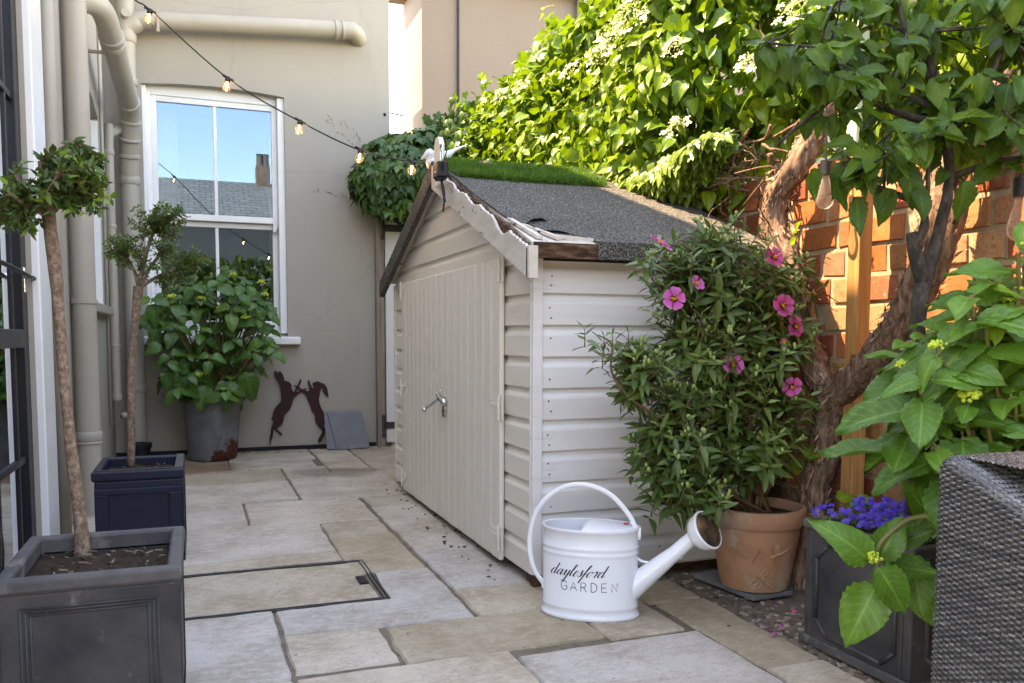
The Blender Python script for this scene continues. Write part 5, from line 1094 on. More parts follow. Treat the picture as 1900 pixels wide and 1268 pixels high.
# ---- climbing hydrangea: shaggy forked trunk, foliage over the wall top, cream flower heads
CL = thing('climbing_hydrangea', (2.2, 2.56, 0), 'old climbing plant with shaggy forked trunk and sunlit yellow green leaves covering the wall top', 'climbing plant')
tp = lambda l, X, dx=0: [pX(x, y, X) for x, y in l]
trunk = [np.array((2.17, 2.60, -.03)), pX(1508, 960, 2.19), pX(1512, 900, 2.2), pX(1532, 840, 2.21), pX(1536, 790, 2.2), pX(1543, 735, 2.19)]
b = MB(); b.tube(trunk, [.075, .062, .056, .055, .052, .062], 22, sm=6, rough=.28, ridge=.10); trk = b.build('trunk', MT['bark'], CL, smooth=True)
limbs = [([pX(1543, 742, 2.19), pX(1515, 692, 2.18), pX(1494, 640, 2.18), pX(1486, 570, 2.19), pX(1462, 490, 2.2), pX(1437, 420, 2.21), pX(1442, 365, 2.21), pX(1470, 322, 2.22), pX(1490, 285, 2.25), (2.38, 2.72, 1.9)], [.055, .05, .047, .046, .05, .052, .046, .046, .05, .03]),
         ([pX(1543, 742, 2.19), pX(1600, 692, 2.17), pX(1655, 625, 2.16), pX(1700, 545, 2.15), pX(1735, 470, 2.15), pX(1748, 400, 2.17), pX(1752, 330, 2.2), (2.32, 1.9, 1.75), (2.40, 2.0, 2.3)], [.055, .048, .050, .050, .055, .062, .055, .05, .03])]
for pts, rr in limbs:
    b = MB(); b.tube(pts, rr, 20, sm=6, rough=.30, ridge=.10); b.build('limb', MT['bark'], CL, smooth=True)
L = Leaves([leaf_t(.16, 1, 5, 'lance', .3, d, .05, twist=.3, seed=i) for i, d in enumerate((-.25, .2, -.5, .35))])   # peeling bark strips
for pts, rr in [(trunk, [.075, .062, .056, .055, .052, .062])]+limbs:
    for i in range(len(pts)-1):
        p0, p1 = np.array(pts[i]), np.array(pts[i+1]); d = nrm(p1-p0); n_ = int(np.linalg.norm(p1-p0)*620)
        for k in range(n_):
            t = random.random(); v = rv(); v = nrm(v-(v @ d)*d); r = rr[i]*(1-t)+rr[i+1]*t
            L.add(p0+(p1-p0)*t+v*r*U_(.88, 1.02), d*random.choice((-1, 1, 1))+v*U_(-.05, .16)+rv()*.12, v, U_(.025, .06))
def stripmat():
    N = NT('peeling_bark'); a = attr(N, 'rnd').outputs['Fac']; return N.done(N.bsdf(N.ramp(a, [(0, (.05, .03, .02)), (.5, (.17, .10, .07)), (1, (.42, .30, .225))]), .85, .2).outputs[0])
MT['strip'] = stripmat(); L.build('peeling_bark', MT['strip'], CL)
L = Leaves(HEART); L2 = Leaves(HEART)
PRF = [(GX-.10, 1.58), (GX-.27, 1.80), (GX-.36, 2.12), (GX-.34, 2.5), (GX-.22, 2.78), (GX+.02, 2.93), (GX+.25, 2.90)]
def hsurf(y, s):
    s = min(5.999, max(0, s)); i = int(s); t = s-i; a, c = np.array(PRF[i]), np.array(PRF[i+1]); q = a*(1-t)+c*t; d = c-a; n = np.array((-d[1], d[0])); n /= np.linalg.norm(n)
    k = .15*nz(y*1.25, s*.55, 0)+.09*nz(y*3.1, s*1.2, 4); zs = max(.0, (q[1]-1.58)/1.35)
    up = .10*math.exp(-((y-4.55)/.55)**2)+.05*nz(y*2, 0, 2)-.10*max(0, (6.2-y)*-.25)
    sh_ = min(1, max(0, (3.45-y)/.6)); sh_ = .40*sh_*sh_*(3-2*sh_); return np.array((q[0]+n[0]*k*(1-sh_)+sh_, y, q[1]+n[1]*k+up*zs)), np.array((n[0], 0, n[1]))
for i in range(15500):
    y = .7+7.9*random.random()**1.15; s = 6*random.random(); p, n = hsurf(y, s)
    if y < 3.2 and p[2] < 1.72+.0*y: 
        if random.random() < .85: continue
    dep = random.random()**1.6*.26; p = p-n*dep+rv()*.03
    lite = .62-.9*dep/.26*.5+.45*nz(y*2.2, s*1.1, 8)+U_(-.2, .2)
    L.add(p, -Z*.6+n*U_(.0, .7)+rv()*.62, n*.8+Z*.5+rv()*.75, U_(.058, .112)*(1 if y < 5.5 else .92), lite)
for i in range(5200):
    y = .7+7.9*random.random(); p, n = hsurf(y, 6*random.random())
    if y < 3.2 and p[2] < 1.75: continue
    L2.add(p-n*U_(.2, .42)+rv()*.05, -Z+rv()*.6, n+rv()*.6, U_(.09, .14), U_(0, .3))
for q in range(24):   # a few long shoots standing proud of the mass
    y = U_(2.6, 7.6); p, n = hsurf(y, U_(2, 5.6)); d = nrm(n+Z*.8+rv()*.5)
    for k in range(7): L.add(p+d*.03*k+rv()*.01, d*.5+rv()*.9-Z*.2, Z+n*.5+rv()*.3, U_(.06, .09), U_(.7, 1))
# bright young shoots at the trunk foot
for x, y, s in ((1552, 926, .07), (1575, 940, .06), (1463, 872, .09), (1490, 846, .10), (1478, 432, .07), (1466, 455, .05), (1590, 930, .06)): L.add(pX(x, y, 2.12), (U_(-.3, .8), -.3, .25), (-.6, -.5, .6), s, .8)
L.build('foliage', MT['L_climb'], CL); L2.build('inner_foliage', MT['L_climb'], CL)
for i, (x, y, r) in enumerate(((1160, 40, .15), (1110, 105, .11), (1255, 92, .06), (1258, 240, .06), (1060, 132, .07), (930, 178, .06), (965, 165, .05), (1480, 22, .08), (1135, 75, .09), (1022, 148, .05), (1395, 120, .05))):
    p = pX(x, y, GX-.36); p = p-nrm(p-EYE)*.06; n = nrm(np.array((-.75, -.35, .6))); u = nrm(np.cross(n, Z)); v = np.cross(n, u)
    Lf = Leaves([leaf_t(.8, 1, 2, 'petal', .2, .1, 0, seed=k) for k in range(3)])
    for k in range(int(3200*r*r*4)+60):
        a, q = U_(0, 6.283), math.sqrt(random.random()); pt = p+(u*math.cos(a)+v*math.sin(a))*r*.8*q*(1+.25*math.sin(3*a+i))+n*(.035*(1-q*q)+U_(-.012, .012)); Lf.add(pt, rv()+n*.5, n+rv()*.5, U_(.006, .012), U_(.0, .9))
    for k in range(int(6+60*r)):
        a = U_(0, 6.283); c = p+(u*math.cos(a)+v*math.sin(a))*r*U_(.7, 1.05)+n*U_(0, .03)
        for m in range(4): w_ = a+m*math.pi/2; Lf.add(c, u*math.cos(w_)+v*math.sin(w_), n+rv()*.2, .017, U_(.75, 1))
    Lf.build('flower_head', MT['cream'], CL)
b = MB()   # dead stems and roots hanging under the foliage where it leaves the wall
for i in range(90):
    y = U_(2.9, 3.9); p = np.array((GX-U_(.0, .14), y, U_(1.62, 1.86))); pts = [p]
    for k in range(4): pts.append(pts[-1]+rv()*.05+np.array((0, U_(-.08, .08), -.025)))
    b.tube(pts, [U_(.003, .010)*(1-.18*k) for k in range(5)], 5, sm=2)
b.build('bare_stems', MT['bark'], CL, smooth=True, kind='stuff')

# ---- ivy creeping over the wall top on to the shed roof
IV = thing('ivy', (2.25, 3.6, 1.5), 'bright sunlit ivy spilling from the wall top on to the shed roof', 'ivy'); L = Leaves(IVY)
for i in range(1150):
    y = U_(3.12, 4.5); t = random.random(); top = 1.84; bot = 1.50+.30*max(0, 3.5-y)/.4+.16*max(0, min(1, (y-3.0)/.8))+.05*nz(y*5, 0, 0); bot += .12*max(0, 3.15-y)/.4
    p = np.array((GX-.10-.12*math.sin(math.pi*t)-U_(0, .09)-.08*max(0, y-3.3), y, bot+(top-bot)*t)); L.add(p, -Z*.7+np.array((-.5, U_(-.7, .3), 0))+rv()*.4, np.array((-.8, -.2, .6))+rv()*.45, U_(.045, .085), .55+.4*nz(y*3, t*3, 1)+U_(-.25, .3))
L.build('foliage', MT['L_ivy'], IV)
b = MB()
for i in range(14):
    p = np.array((GX-.06, U_(2.8, 4.3), 1.62)); b.tube([p, p+rv()*.08, p+rv()*.12+np.array((-.1, 0, -.06))], [.006, .005, .003], 6, sm=3)
b.build('stems', MT['twig'], IV, smooth=True, kind='stuff')

# ---- dark ivy clump over the gate in the shade of the wing
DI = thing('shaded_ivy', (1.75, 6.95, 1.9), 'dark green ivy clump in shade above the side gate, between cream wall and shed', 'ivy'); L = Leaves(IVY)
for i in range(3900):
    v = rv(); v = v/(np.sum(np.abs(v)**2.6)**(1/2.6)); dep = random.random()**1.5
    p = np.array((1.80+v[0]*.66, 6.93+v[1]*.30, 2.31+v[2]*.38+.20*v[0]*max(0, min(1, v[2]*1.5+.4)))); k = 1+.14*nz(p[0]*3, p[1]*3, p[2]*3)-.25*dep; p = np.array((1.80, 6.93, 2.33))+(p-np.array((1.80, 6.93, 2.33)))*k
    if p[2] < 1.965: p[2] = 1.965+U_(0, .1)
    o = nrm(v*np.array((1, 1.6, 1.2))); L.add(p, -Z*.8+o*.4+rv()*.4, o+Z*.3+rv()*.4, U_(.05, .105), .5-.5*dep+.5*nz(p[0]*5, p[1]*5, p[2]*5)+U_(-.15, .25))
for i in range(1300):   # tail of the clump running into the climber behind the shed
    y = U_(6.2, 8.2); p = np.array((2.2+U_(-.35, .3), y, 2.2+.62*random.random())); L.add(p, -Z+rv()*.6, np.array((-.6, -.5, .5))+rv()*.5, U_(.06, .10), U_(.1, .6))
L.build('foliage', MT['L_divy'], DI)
b = MB()
for i in range(10):
    p = np.array((U_(1.35, 2.3), 7.1, 1.95)); b.tube([p, p+np.array((U_(-.1, .1), -.1, .2)), p+np.array((U_(-.2, .2), -.2, .45))], [.01, .008, .004], 6, sm=3)
b.build('stems', MT['twig'], DI, smooth=True, kind='stuff')

# ---- rock rose in the terracotta pot
CI = thing('rock_rose', TC+np.array((0, 0, .3)), 'tall bushy shrub with narrow leaves and bright pink open flowers in the terracotta pot', 'shrub')
ELL = [((1345, 520), .27, .20, 2.55), ((1265, 510), .13, .11, 2.52), ((1430, 520), .15, .13, 2.58), ((1400, 640), .20, .20, 2.55), ((1290, 640), .16, .14, 2.52), ((1330, 745), .24, .17, 2.5), ((1270, 830), .13, .12, 2.48), ((1390, 830), .17, .13, 2.5), ((1290, 905), .12, .07, 2.45), ((1180, 685), .10, .10, 2.5), ((1230, 760), .09, .09, 2.5), ((1255, 885), .12, .09, 2.46), ((1228, 820), .09, .09, 2.48), ((1455, 760), .10, .14, 2.56), ((1465, 610), .09, .12, 2.58), ((1330, 450), .12, .07, 2.56)]
L = Leaves(LANCE); st = MB(); bd = MB(); base = TC+np.array((0, 0, .30)); wts = [e[1]*e[2]+.006 for e in ELL]
def shoot(p, d, n_nodes, sz, col):
    for k in range(n_nodes):
        q = p-d*(.019*k); a0 = k*1.5708+U_(-.3, .3); u = nrm(np.cross(d, Z+rv()*.05)); v = np.cross(d, u)
        for m in (0, math.pi):
            r = u*math.cos(a0+m)+v*math.sin(a0+m); up = .9 if k == 0 else .45-.12*k
            L.add(q+r*.002, r+d*up+rv()*.12-Z*.15*k*.4, d+rv()*.15-r*.2, sz*(.6 if k == 0 else U_(.85, 1.15)), col+U_(-.15, .2)+(.28 if k == 0 else 0))
hubs = []
for (x, y), ra2, rz2, Y in ELL: c = pY(x, y, Y); hubs.append(c); st.tube([base+np.array((U_(-.06, .06), U_(-.06, .06), -.02)), base*.5+c*.5+rv()*.04, c], [.010, .007, .004], 6, sm=4)
tips = []
for i in range(590):
    k = random.choices(range(len(ELL)), wts)[0]; (x, y), ra2, rz2, Y = ELL[k]; c = hubs[k]; v = rv()*(random.random()**.38)*U_(.85, 1.18); p = c+v*np.array((ra2, .17, rz2)); d = nrm(v*.6+Z*.75+rv()*.35+np.array((0, -.25, 0)))
    shoot(p, d, random.choice((3, 4, 4, 5)), U_(.056, .090), .42+.35*nz(p[0]*5, p[1]*5, p[2]*5))
    tips.append((p, d)); st.tube([p+d*.004, p-d*.05, (p-d*.11)*.8+c*.2], [.0016, .0022, .003], 5, sm=2)
    if random.random() < .34:
        for m in range(random.choice((2, 3, 4))): bd.ball(p+d*U_(.012, .03)+rv()*.012, U_(.005, .0085), 7, 5, sc=(.8, .8, 1.25))
# the long low branch reaching left across the shed boards
br = [pY(1290, 800, 2.48), pY(1225, 775, 2.45), pY(1165, 735, 2.45), pY(1135, 690, 2.46), pY(1135, 640, 2.47), pY(1110, 622, 2.48)]; st.tube(br, [.005, .005, .0045, .004, .003, .002], 7, sm=4)
for x, y in ((1095, 612), (1118, 632), (1140, 612), (1160, 608), (1152, 640), (1175, 650), (1150, 668), (1180, 690), (1205, 668), (1215, 700), (1165, 705), (1200, 730), (1128, 655)): p = pY(x, y, 2.47)+rv()*.02; shoot(p, nrm(Z+rv()*.4), 4, U_(.05, .07), .4); st.tube([p, p-Z*.06], [.0015, .002], 5, sm=1)
for x, y in ((1195, 560), (1205, 470), (1190, 480), (1215, 590), (1250, 450), (1215, 860), (1180, 850), (1290, 935), (1300, 925), (1245, 915), (1310, 430), (1322, 425), (1470, 470), (1480, 500), (1500, 840), (1480, 800)): p = pY(x, y, 2.5)+rv()*.015; shoot(p, nrm(Z+rv()*.5), 4, U_(.05, .07), .5); st.tube([p, p*.6+hubs[0]*.4 if y < 600 else p*.6+hubs[6]*.4], [.0016, .003], 5, sm=1)
st.build('stems', MT['twig'], CI, smooth=True); L.build('foliage', MT['L_cist'], CI); o = bd.build('flower_buds', MT['gbud'], CI, smooth=True); o['kind'] = 'stuff'
PT = [leaf_t(1.02, 3, 6, 'petal', d, .1, .07, seed=s) for s, d in enumerate((.12, .2, .05, .16))]
for x, y, s, face, c, lab in ((1250, 555, .036, (-.35, -1, .25), .25, None), (1292, 527, .026, (.25, -1, .4), .1, None), (1224, 452, .040, (.5, -.6, 1.0), .45, None), (1436, 478, .032, (-.2, -1, .3), .9, None), (1452, 568, .040, (-.15, -1, .25), .62, None), (1474, 606, .039, (.25, -1, .2), .68, None), (1360, 678, .036, (-.2, -1, .5), .3, None), (1469, 718, .033, (-.6, -1, -.05), .35, 'pale pink drooping flower'), (1453, 637, .016, (0, -1, .2), .7, 'half open pink bud')):
    Yf = 2.40 if x < 1400 else 2.44; p = pY(x, y, Yf); n = nrm(np.array(face, float)); Lf = Leaves(PT); u = nrm(np.cross(n, Z)); v = np.cross(n, u); a0 = U_(0, 6.28)
    cup = .28 if s > .03 else .5
    for m in range(5): a = a0+m*1.2566; r = u*math.cos(a)+v*math.sin(a); Lf.add(p+r*.002, r+n*cup*(1+U_(-.4, .4)), n-r*.2, s*U_(.94, 1.08), c+U_(-.12, .12))
    fl = Lf.build('flower', MT['petal'], CI)
    if lab: fl['label'] = lab
    mb = MB()
    for k in range(26): mb.ball(p+n*U_(.003, .010)+(u*RNG.normal()+v*RNG.normal())*.0042, .0017, 5, 4)
    mb.build('stamens', MT['stamen'], fl)

# ---- dark leaved tree growing in the panelled planter
DT = thing('dark_leaved_tree', (1.95, 1.85, .37), 'small tree with blackish branches and dark serrated leaves overhanging the top right', 'tree')
tpts = [np.array((1.94, 1.84, .36)), np.array((1.84, 1.74, .7)), pD(1702, 600, 2.15), pD(1718, 512, 2.15), pD(1742, 430, 2.14), pD(1762, 330, 2.14), pD(1745, 200, 2.15), pD(1715, 60, 2.16), pD(1700, -80, 2.2)]
b = MB(); b.tube(tpts, [.024, .021, .019, .021, .015, .013, .011, .009, .006], 14, sm=5, rough=.22); b.build('trunk', MT['darkbark'], DT, smooth=True)
brs = [([pD(1715, 525, 2.15), pD(1700, 478, 2.13), pD(1690, 432, 2.12)], [.022, .017, .014]), ([pD(1693, 455, 2.125), pD(1712, 430, 2.11), pD(1714, 398, 2.10), pD(1690, 372, 2.09), pD(1640, 352, 2.07), pD(1585, 330, 2.05)], [.014, .011, .010, .0085, .007, .004]), ([pD(1712, 400, 2.1), pD(1722, 345, 2.08), pD(1718, 260, 2.05)], [.008, .006, .004]),
       ([pD(1748, 230, 2.15), pD(1640, 200, 2.1), pD(1520, 130, 2.05), pD(1420, 80, 2.0)], [.010, .008, .006, .003]), ([pD(1750, 260, 2.15), pD(1820, 180, 2.05), pD(1870, 60, 2.0), pD(1890, -40, 1.95)], [.010, .008, .006, .004]), ([pD(1745, 210, 2.15), pD(1600, 120, 2.2), pD(1540, 20, 2.2), pD(1500, -60, 2.2)], [.009, .007, .005, .003]), ([pD(1742, 180, 2.15), pD(1680, 60, 2.05), pD(1660, -40, 2.0)], [.008, .006, .004]), ([pD(1760, 330, 2.14), pD(1850, 300, 2.1), pD(1930, 290, 2.05)], [.009, .007, .004]), ([pD(1600, 140, 2.2), pD(1500, 220, 2.1), pD(1440, 270, 2.05)], [.006, .005, .003])]
b = MB()
for pts, rr in brs: b.tube(pts, rr, 9, sm=4, rough=.2)
b.build('branches', MT['darkbark'], DT, smooth=True)
CR_ = [(1395, 60), (1470, -30), (1900, -60), (1990, 100), (1960, 215), (1850, 265), (1790, 310), (1720, 315), (1660, 290), (1600, 285), (1570, 300), (1490, 250), (1440, 210), (1460, 130)]
L = Leaves(OVATE); tw = MB(); allp = [np.array(q) for pts, _ in brs for q in pts]+tpts[4:]
def tleaf(p, d, col=None): L.add(p, d*.55-Z*.55+rv()*.45, Z*.8+np.array((-.35, -.55, 0))+rv()*.5, U_(.052, .092), U_(.05, .85) if col is None else col)
n = 0
while n < 128:
    x, y = U_(1390, 1990), U_(-70, 430)
    if not inpoly(x, y, CR_) or (x < 1560 and random.random() < .62): continue
    e = pD(x, y, U_(1.88, 2.32)); k = min(allp, key=lambda q: np.linalg.norm(q-e)+random.random()*.1); d = e-k; ln = np.linalg.norm(d)
    if ln < .03 or ln > .42: continue
    d /= ln; s_ = max(0, ln-.22); tw.tube([k, k+d*ln*.5+rv()*.015, e], [.004, .003, .0015], 5, sm=3); n += 1; side = rv()
    m = max(3, int((ln-s_)/.034))
    for q in range(m+1): t = (s_+(ln-s_)*q/m)/ln; side = nrm(np.cross(d, rv())); tleaf(k+d*ln*t, side*(1 if q % 2 else -1)+d*.6)
    tleaf(e, d, U_(.4, .9))
for x, y, s in ((1590, 365, .10), (1650, 350, .09), (1705, 345, .09), (1790, 335, .10), (1680, 300, .12), (1550, 330, .09), (1510, 312, .08)): p = pD(x, y, 2.05); L.add(p, -Z+rv()*.25, np.array((-.3, -.9, .2))+rv()*.2, s, U_(.1, .4))
tw.build('twigs', MT['darkbark'], DT, smooth=True); L.build('foliage', MT['L_tree'], DT)

# ---- mophead hydrangea between planter and chair
HY = thing('leafy_hydrangea', (1.95, 1.38, 0), 'large leaved hydrangea with yellow green flower buds spilling over the panelled planter', 'shrub')
L = Leaves(BIGL); st = MB(); bud = []; base = np.array((1.92, 1.40, 0.0))
HP_ = [(1690, 800), (1690, 720), (1670, 665), (1700, 610), (1760, 570), (1820, 500), (1930, 460), (1990, 560), (1990, 900), (1900, 880), (1810, 860), (1760, 870), (1740, 850)]
def whorl(p, d, sz, col, pairs=2, budf=.5):
    u = nrm(np.cross(d, rv())); v = np.cross(d, u)
    for k in range(pairs):
        for m in (0, 1):
            a = k*1.57+m*math.pi+U_(-.2, .2); r = u*math.cos(a)+v*math.sin(a); q = p-d*.045*k
            L.add(q+r*.012, r*1.0+d*(.35-.25*k)-Z*.12+rv()*.1, d+Z*.25-r*.15+rv()*.12, sz*(.72+.34*k)*U_(.9, 1.1), col+U_(-.15, .2)-.1*k+(.15 if k == 0 else 0)); st.tube([q, q+r*.016], [.003, .0025], 5, sm=1)
    if random.random() < budf: bud.append((p+d*.018, d))
n = 0; pts_h = []
tries_ = 0
while n < 84 and tries_ < 6000:
    tries_ += 1
    x, y = U_(1600, 1990), U_(450, 930)
    if not inpoly(x, y, HP_): continue
    t = U_(1.68, 2.25); p = pD(x, y, t)
    if any(np.linalg.norm(p-q) < .058 for q in pts_h): continue
    pts_h.append(p); d = nrm(Z*.9+(p-base)*np.array((.5, .5, 0))+rv()*.3+np.array((-.25, -.25, 0))); n += 1
    st.tube([base+rv()*np.array((.05, .05, 0)), base*.5+p*.5+np.array((0, 0, .05))+rv()*.03, p-d*.05, p], [.0065, .0055, .0045, .0035], 7, sm=4); whorl(p, d, U_(.085, .125), .4+.3*nz(p[0]*4, p[1]*4, p[2]*4), random.choice((2, 3, 3)), .3)
# the low spray hanging in front of the planter face
lp = lambda x, y, t=1.82: pD(x, y, t); c = lp(1622, 1038)
st.tube([base+(0, 0, .1), lp(1760, 1000, 1.8), lp(1700, 960, 1.8), lp(1640, 1000, 1.81), c], [.007, .006, .0055, .005, .004], 8, sm=5)
nf = nrm(EYE-c)
for (x0_, y0_), (x1_, y1_), tt, cc, nn in (((1612, 1040), (1545, 972), 1.80, .55, .5), ((1632, 1036), (1672, 965), 1.83, .35, .2), ((1628, 1052), (1688, 1135), 1.77, .42, .5), ((1626, 1088), (1572, 1188), 1.80, .62, .1), ((1650, 1050), (1740, 1062), 1.86, .3, .7), ((1665, 1010), (1730, 985), 1.9, .3, .4), ((1690, 1030), (1712, 1140), 1.90, .5, .1), ((1700, 1070), (1745, 1165), 1.93, .4, .0), ((1655, 1125), (1640, 1085), 1.9, .6, .2), ((1700, 990), (1770, 950), 1.9, .35, .4), ((1720, 960), (1690, 900), 1.95, .5, .4)):
    a, e = lp(x0_, y0_, tt), lp(x1_, y1_, tt-.03); L.add(a, e-a, nf+Z*nn+rv()*.1, np.linalg.norm(e-a)*1.06, cc); st.tube([c*.7+a*.3, a], [.003, .0025], 5, sm=1)
bud.append((lp(1622, 1035, 1.785), nf))
for x, y in ((1705, 690), (1755, 625), (1665, 728), (1870, 560)): bud.append((pD(x, y, 1.85), Z))
st.build('stems', MT['gstem'], HY, smooth=True); L.build('foliage', MT['L_hyd'], HY)
def budclus(p, d, r, parent):
    m = MB()
    for k in range(34): v = rv(); v = v if v @ d > -.2 else -v; m.ball(p+v*r*U_(.5, 1)*np.array((1, 1, .7)), r*U_(.16, .26), 6, 4)
    m.build('flower_bud', MT['bud'], parent, smooth=True)
for p, d in bud: budclus(p, d, U_(.014, .022), HY)

# ---- hydrangea in the round zinc pot
BH = thing('potted_hydrangea', (.09, 6.86, .47), 'broad leaved hydrangea in the round zinc pot below the sash window', 'shrub')
L = Leaves(HYD); st = MB(); nb_ = 0; pts_b = []; base = np.array((.09, 6.86, .47))
BP_ = [(262, 575), (300, 525), (400, 520), (425, 495), (470, 530), (505, 570), (512, 640), (490, 690), (440, 735), (335, 735), (275, 660)]
tries = 0
while len(pts_b) < 92 and tries < 4000:
    tries += 1; x, y = U_(255, 520), U_(485, 745)
    if not inpoly(x, y, BP_): continue
    p = pY(x, y, U_(6.45, 6.98))
    if any(np.linalg.norm(p-q) < .075 for q in pts_b): continue
    pts_b.append(p); d = nrm(Z*.8+(p-base)*np.array((.9, .9, .2))+np.array((0, -.4, 0))+rv()*.2); st.tube([base+rv()*np.array((.06, .06, 0)), base*.5+p*.5+rv()*.03, p], [.008, .006, .004], 6, sm=4)
    u = nrm(np.cross(d, rv())); v = np.cross(d, u); cc = .42+.3*nz(p[0]*4, p[1]*4, p[2]*4)
    for k in range(2):
        for m in (0, 1): a = k*1.57+m*math.pi+U_(-.3, .3); r = u*math.cos(a)+v*math.sin(a); L.add(p-d*.04*k+r*.01, r+d*(.25-.3*k)-Z*.3+rv()*.12, d+Z*.2+np.array((0, -.4, 0))+rv()*.15, U_(.10, .155)*(.8+.25*k), cc+U_(-.2, .2)+(.25 if k == 0 and random.random() < .15 else 0))
for (x0_, y0_), (x1_, y1_) in (((455, 690), (470, 735)), ((380, 715), (372, 757)), ((340, 690), (325, 710)), ((350, 695), (395, 725)), ((300, 640), (275, 650))): a, e = pY(x0_, y0_, 6.58), pY(x1_, y1_, 6.55); L.add(a, e-a, (0, -1, .4), np.linalg.norm(e-a)*1.1+.02, .5)
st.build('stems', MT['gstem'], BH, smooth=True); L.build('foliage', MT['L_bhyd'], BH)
for x, y in ((432, 512), (318, 552), (372, 556), (410, 572), (368, 698), (485, 525), (492, 548), (455, 590)): budclus(pY(x, y, 6.55), Z, U_(.028, .038), BH)

# ---- two clipped standard trees by the house wall
def standard(root, tr_px, t0, crown, ntw, rad_px, stubs, lsize, seed, extra=()):
    random.seed(seed); P = [pD(x, y, t0+dt) for x, y, dt in tr_px]; b = MB(); n = len(P); sc_ = t0/1550
    b.tube(P, [np.interp(i/(n-1), np.linspace(0, 1, len(rad_px)), rad_px)*sc_/2*(1+.07*math.sin(i*2.3+seed)) for i in range(n)], 14, sm=5, rough=.16); b.build('trunk', MT['tbark'], root, smooth=True)
    top = P[-1]; L = Leaves(SMALL); tw = MB(); hubs = [top]
    for x, y, r in stubs:   # sawn branch stubs and main branches
        e = pD(x, y, t0+U_(-.06, .06)); tw.tube([top-Z*.01, top*.45+e*.55+rv()*.01, e], [r*sc_*.7, r*sc_*.55, r*sc_*.5], 8, sm=3, rough=.2); hubs += [e, top*.4+e*.6]
    tw.build('branches', MT['tbark'], root, smooth=True); tw = MB()
    for i in range(ntw):
        cx_, cy_, rx_, ry_ = random.choices(crown, [c[2]*c[3] for c in crown])[0]; a = U_(0, 6.283); q = random.random()**.55
        e = pD(cx_+rx_*q*math.cos(a), cy_+ry_*q*math.sin(a), t0+U_(-1, 1)*rx_*sc_*.85*math.sqrt(max(.05, 1-q*q))); h = min(hubs, key=lambda z: np.linalg.norm(z-e)+random.random()*.06); d = e-h; ln = np.linalg.norm(d)
        if ln < .02: continue
        d /= ln; md = h+d*ln*.5+rv()*ln*.08; tw.tube([h, md, e], [.0020, .0014, .0008], 5, sm=3); st_ = .3 if ln > .08 else .05; m = int(ln*(1-st_)/.0155)+2
        for k in range(m+1):
            if random.random() < .22: continue
            t = st_+(1-st_)*k/m; pt = h*(1-t)**2+2*md*t*(1-t)+e*t*t; u = nrm(np.cross(d, rv()))
            for sgn in (1, -1): L.add(pt, u*sgn+d*.7+rv()*.25, np.cross(u, d)+Z*.6+rv()*.4, lsize*U_(.75, 1.2), .35+(.5 if k > m-2 and random.random() < .3 else 0)+U_(-.25, .25))
    tw.build('twigs', MT['twig'], root, smooth=True); L.build('foliage', MT['L_top'], root)
S1 = thing('standard_tree', (-.3, 2.28, .37), 'clipped standard tree with bare reddish stem in the large grey planter', 'tree', 'standard trees in planters')
standard(S1, [(155, 1040, .0), (148, 960, .0), (135, 860, .02), (122, 740, .03), (112, 620, .04), (102, 500, .05), (90, 398, .06)], 2.24, [(70, 350, 75, 50), (125, 320, 62, 45), (35, 365, 50, 42), (150, 370, 55, 28), (125, 290, 45, 28), (20, 400, 25, 30), (178, 328, 34, 14), (188, 365, 28, 12), (172, 298, 30, 12), (10, 395, 28, 26), (60, 410, 40, 25)], 165, (32, 23, 20, 19, 20, 22, 27), [(135, 262, 11), (75, 300, 9), (28, 325, 8), (50, 345, 7), (140, 345, 7), (110, 320, 8), (15, 360, 5)], .027, 3)
S2 = thing('standard_tree', (-.32, 4.0, .35), 'clipped standard tree with small dark crown in the navy planter', 'tree', 'standard trees in planters')
standard(S2, [(243, 866, 0), (244, 780, .0), (243, 690, .02), (250, 610, .03), (254, 560, .03), (257, 532, .03)], 3.82, [(285, 430, 60, 50), (310, 400, 42, 28), (240, 470, 45, 28), (300, 500, 50, 30), (350, 480, 40, 22), (220, 450, 28, 18), (210, 440, 22, 10), (378, 478, 24, 14), (205, 470, 20, 10), (320, 530, 40, 16), (275, 385, 26, 12)], 220, (14, 13, 13, 14, 19), [(300, 470, 6), (285, 430, 6), (235, 480, 5), (330, 500, 5), (262, 480, 7)], .021, 5)

# ---- lobelia filling the top of the panelled planter
LO = thing('lobelia', (1.98, 1.86, .37), 'low carpet of deep blue lobelia flowers filling the panelled planter', 'flowers')
L = Leaves(SMALL); Fl = Leaves([leaf_t(.75, 1, 2, 'petal', .1, .15, 0, seed=k) for k in range(2)])
for i in range(900): p = np.array((U_(rx0+.01, rx1-.02), U_(ry0+.01, ry1-.02), rh-.015+U_(0, .045))); L.add(p, rv()+Z*.4, Z+rv()*.5, U_(.014, .026), U_(.1, .7))
for i in range(430):
    p = np.array((U_(rx0+.0, rx1-.02), U_(ry0+.0, ry1-.02), rh+U_(.012, .055)))
    if nz(p[0]*9, p[1]*9, 0) < -.22: continue
    n = nrm(np.array((-.45, -.5, .8))+rv()*.4); u = nrm(np.cross(n, rv())); v = np.cross(n, u); a0 = U_(0, 6.28); c = U_(0, 1)
    for m in range(5): a = a0+m*1.2566; Fl.add(p, u*math.cos(a)+v*math.sin(a), n, .0105, c)
L.build('foliage', MT['L_lob'], LO); Fl.build('blossom', MT['blue'], LO)['kind'] = 'stuff'

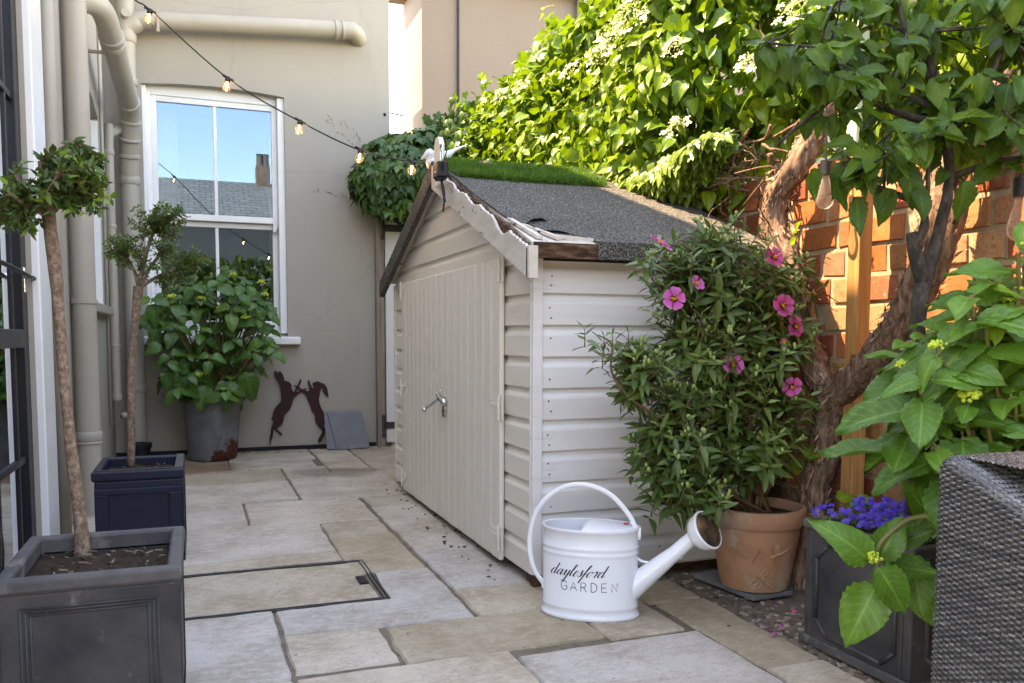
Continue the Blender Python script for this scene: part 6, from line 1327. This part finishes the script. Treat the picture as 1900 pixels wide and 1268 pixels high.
# ---- dead leaves and crumbs of soil on the paving
b = MB(); tn = []
for i in range(150):
    r = random.random()
    if r < .45: p = np.array((U_(-.5, 2.2), U_(7.02, 7.17), .004))
    elif r < .75: t = random.random(); p = np.array((1.10+U_(-.07, .09), 2.95+2.2*t, .004))
    else: p = np.array((U_(.2, 1.7), U_(2.0, 6.9), .004))
    k = len(b.f); s_ = U_(.003, .009) if r < .75 else U_(.002, .005); b.ball(p, s_, 6, 4, sc=(U_(.7, 1.6), U_(.7, 1.4), .4)); c = random.choice([(.05, .035, .02), (.09, .06, .03), (.14, .09, .045), (.03, .025, .015)]); tn += [(*c, 1)]*(len(b.f)-k)
b.build('soil_crumbs', MT['chip'], kind='stuff', tone=tn, loc=(.8, 4, 0), label='crumbs of soil and leaf litter scattered on the paving and along the walls', cat='litter')

# ================================================================== WHAT THE WINDOWS REFLECT (behind the camera)
OH = thing('opposite_house', (0, -12, 0), 'house with a grey slate roof and brick chimney reflected in the sash window', 'house')
b = MB(); b.box((-9, -14, 0), (9, -10, 4.2)); b.build('wall', MT['nwall'], OH)
b = MB(); b.add([(-9.3, -9.7, 4.15), (9.3, -9.7, 4.15), (9.3, -12, 5.55), (-9.3, -12, 5.55), (-9.3, -14.3, 4.15), (9.3, -14.3, 4.15)], [(0, 1, 2, 3), (3, 2, 5, 4), (0, 3, 4), (1, 5, 2), (0, 4, 5, 1)]); rf = b.build('roof', MT['roofslate'], OH)
xch = 1.75; ch = MB(); ch.box((xch, -12.3, 5.0), (xch+.4, -11.8, 6.05)); ch.build('chimney', MT['terra'], rf); ch = MB()
for x in (xch+.11, xch+.29): ch.lathe([(.10, 0), (.09, .3), (.11, .36)], (x, -12, 6.05), 12)
ch.build('chimney_pot', MT['nwall'], rf)
GH = thing('garden_hedge', (0, -6.5, 0), 'leafy garden hedge reflected in the lower panes of the sash window', 'hedge'); L = Leaves(HEART)
for i in range(3800):
    x, z = U_(-4, 4), U_(0, 2.9); L.add((x, -6.5+.5*nz(x, z, 0)+U_(-.3, .3), z), -Z+rv()*.7, np.array((0, 1, .5))+rv()*.6, U_(.16, .26), U_(0, 1))
L.build('foliage', MT['hedge'], GH)
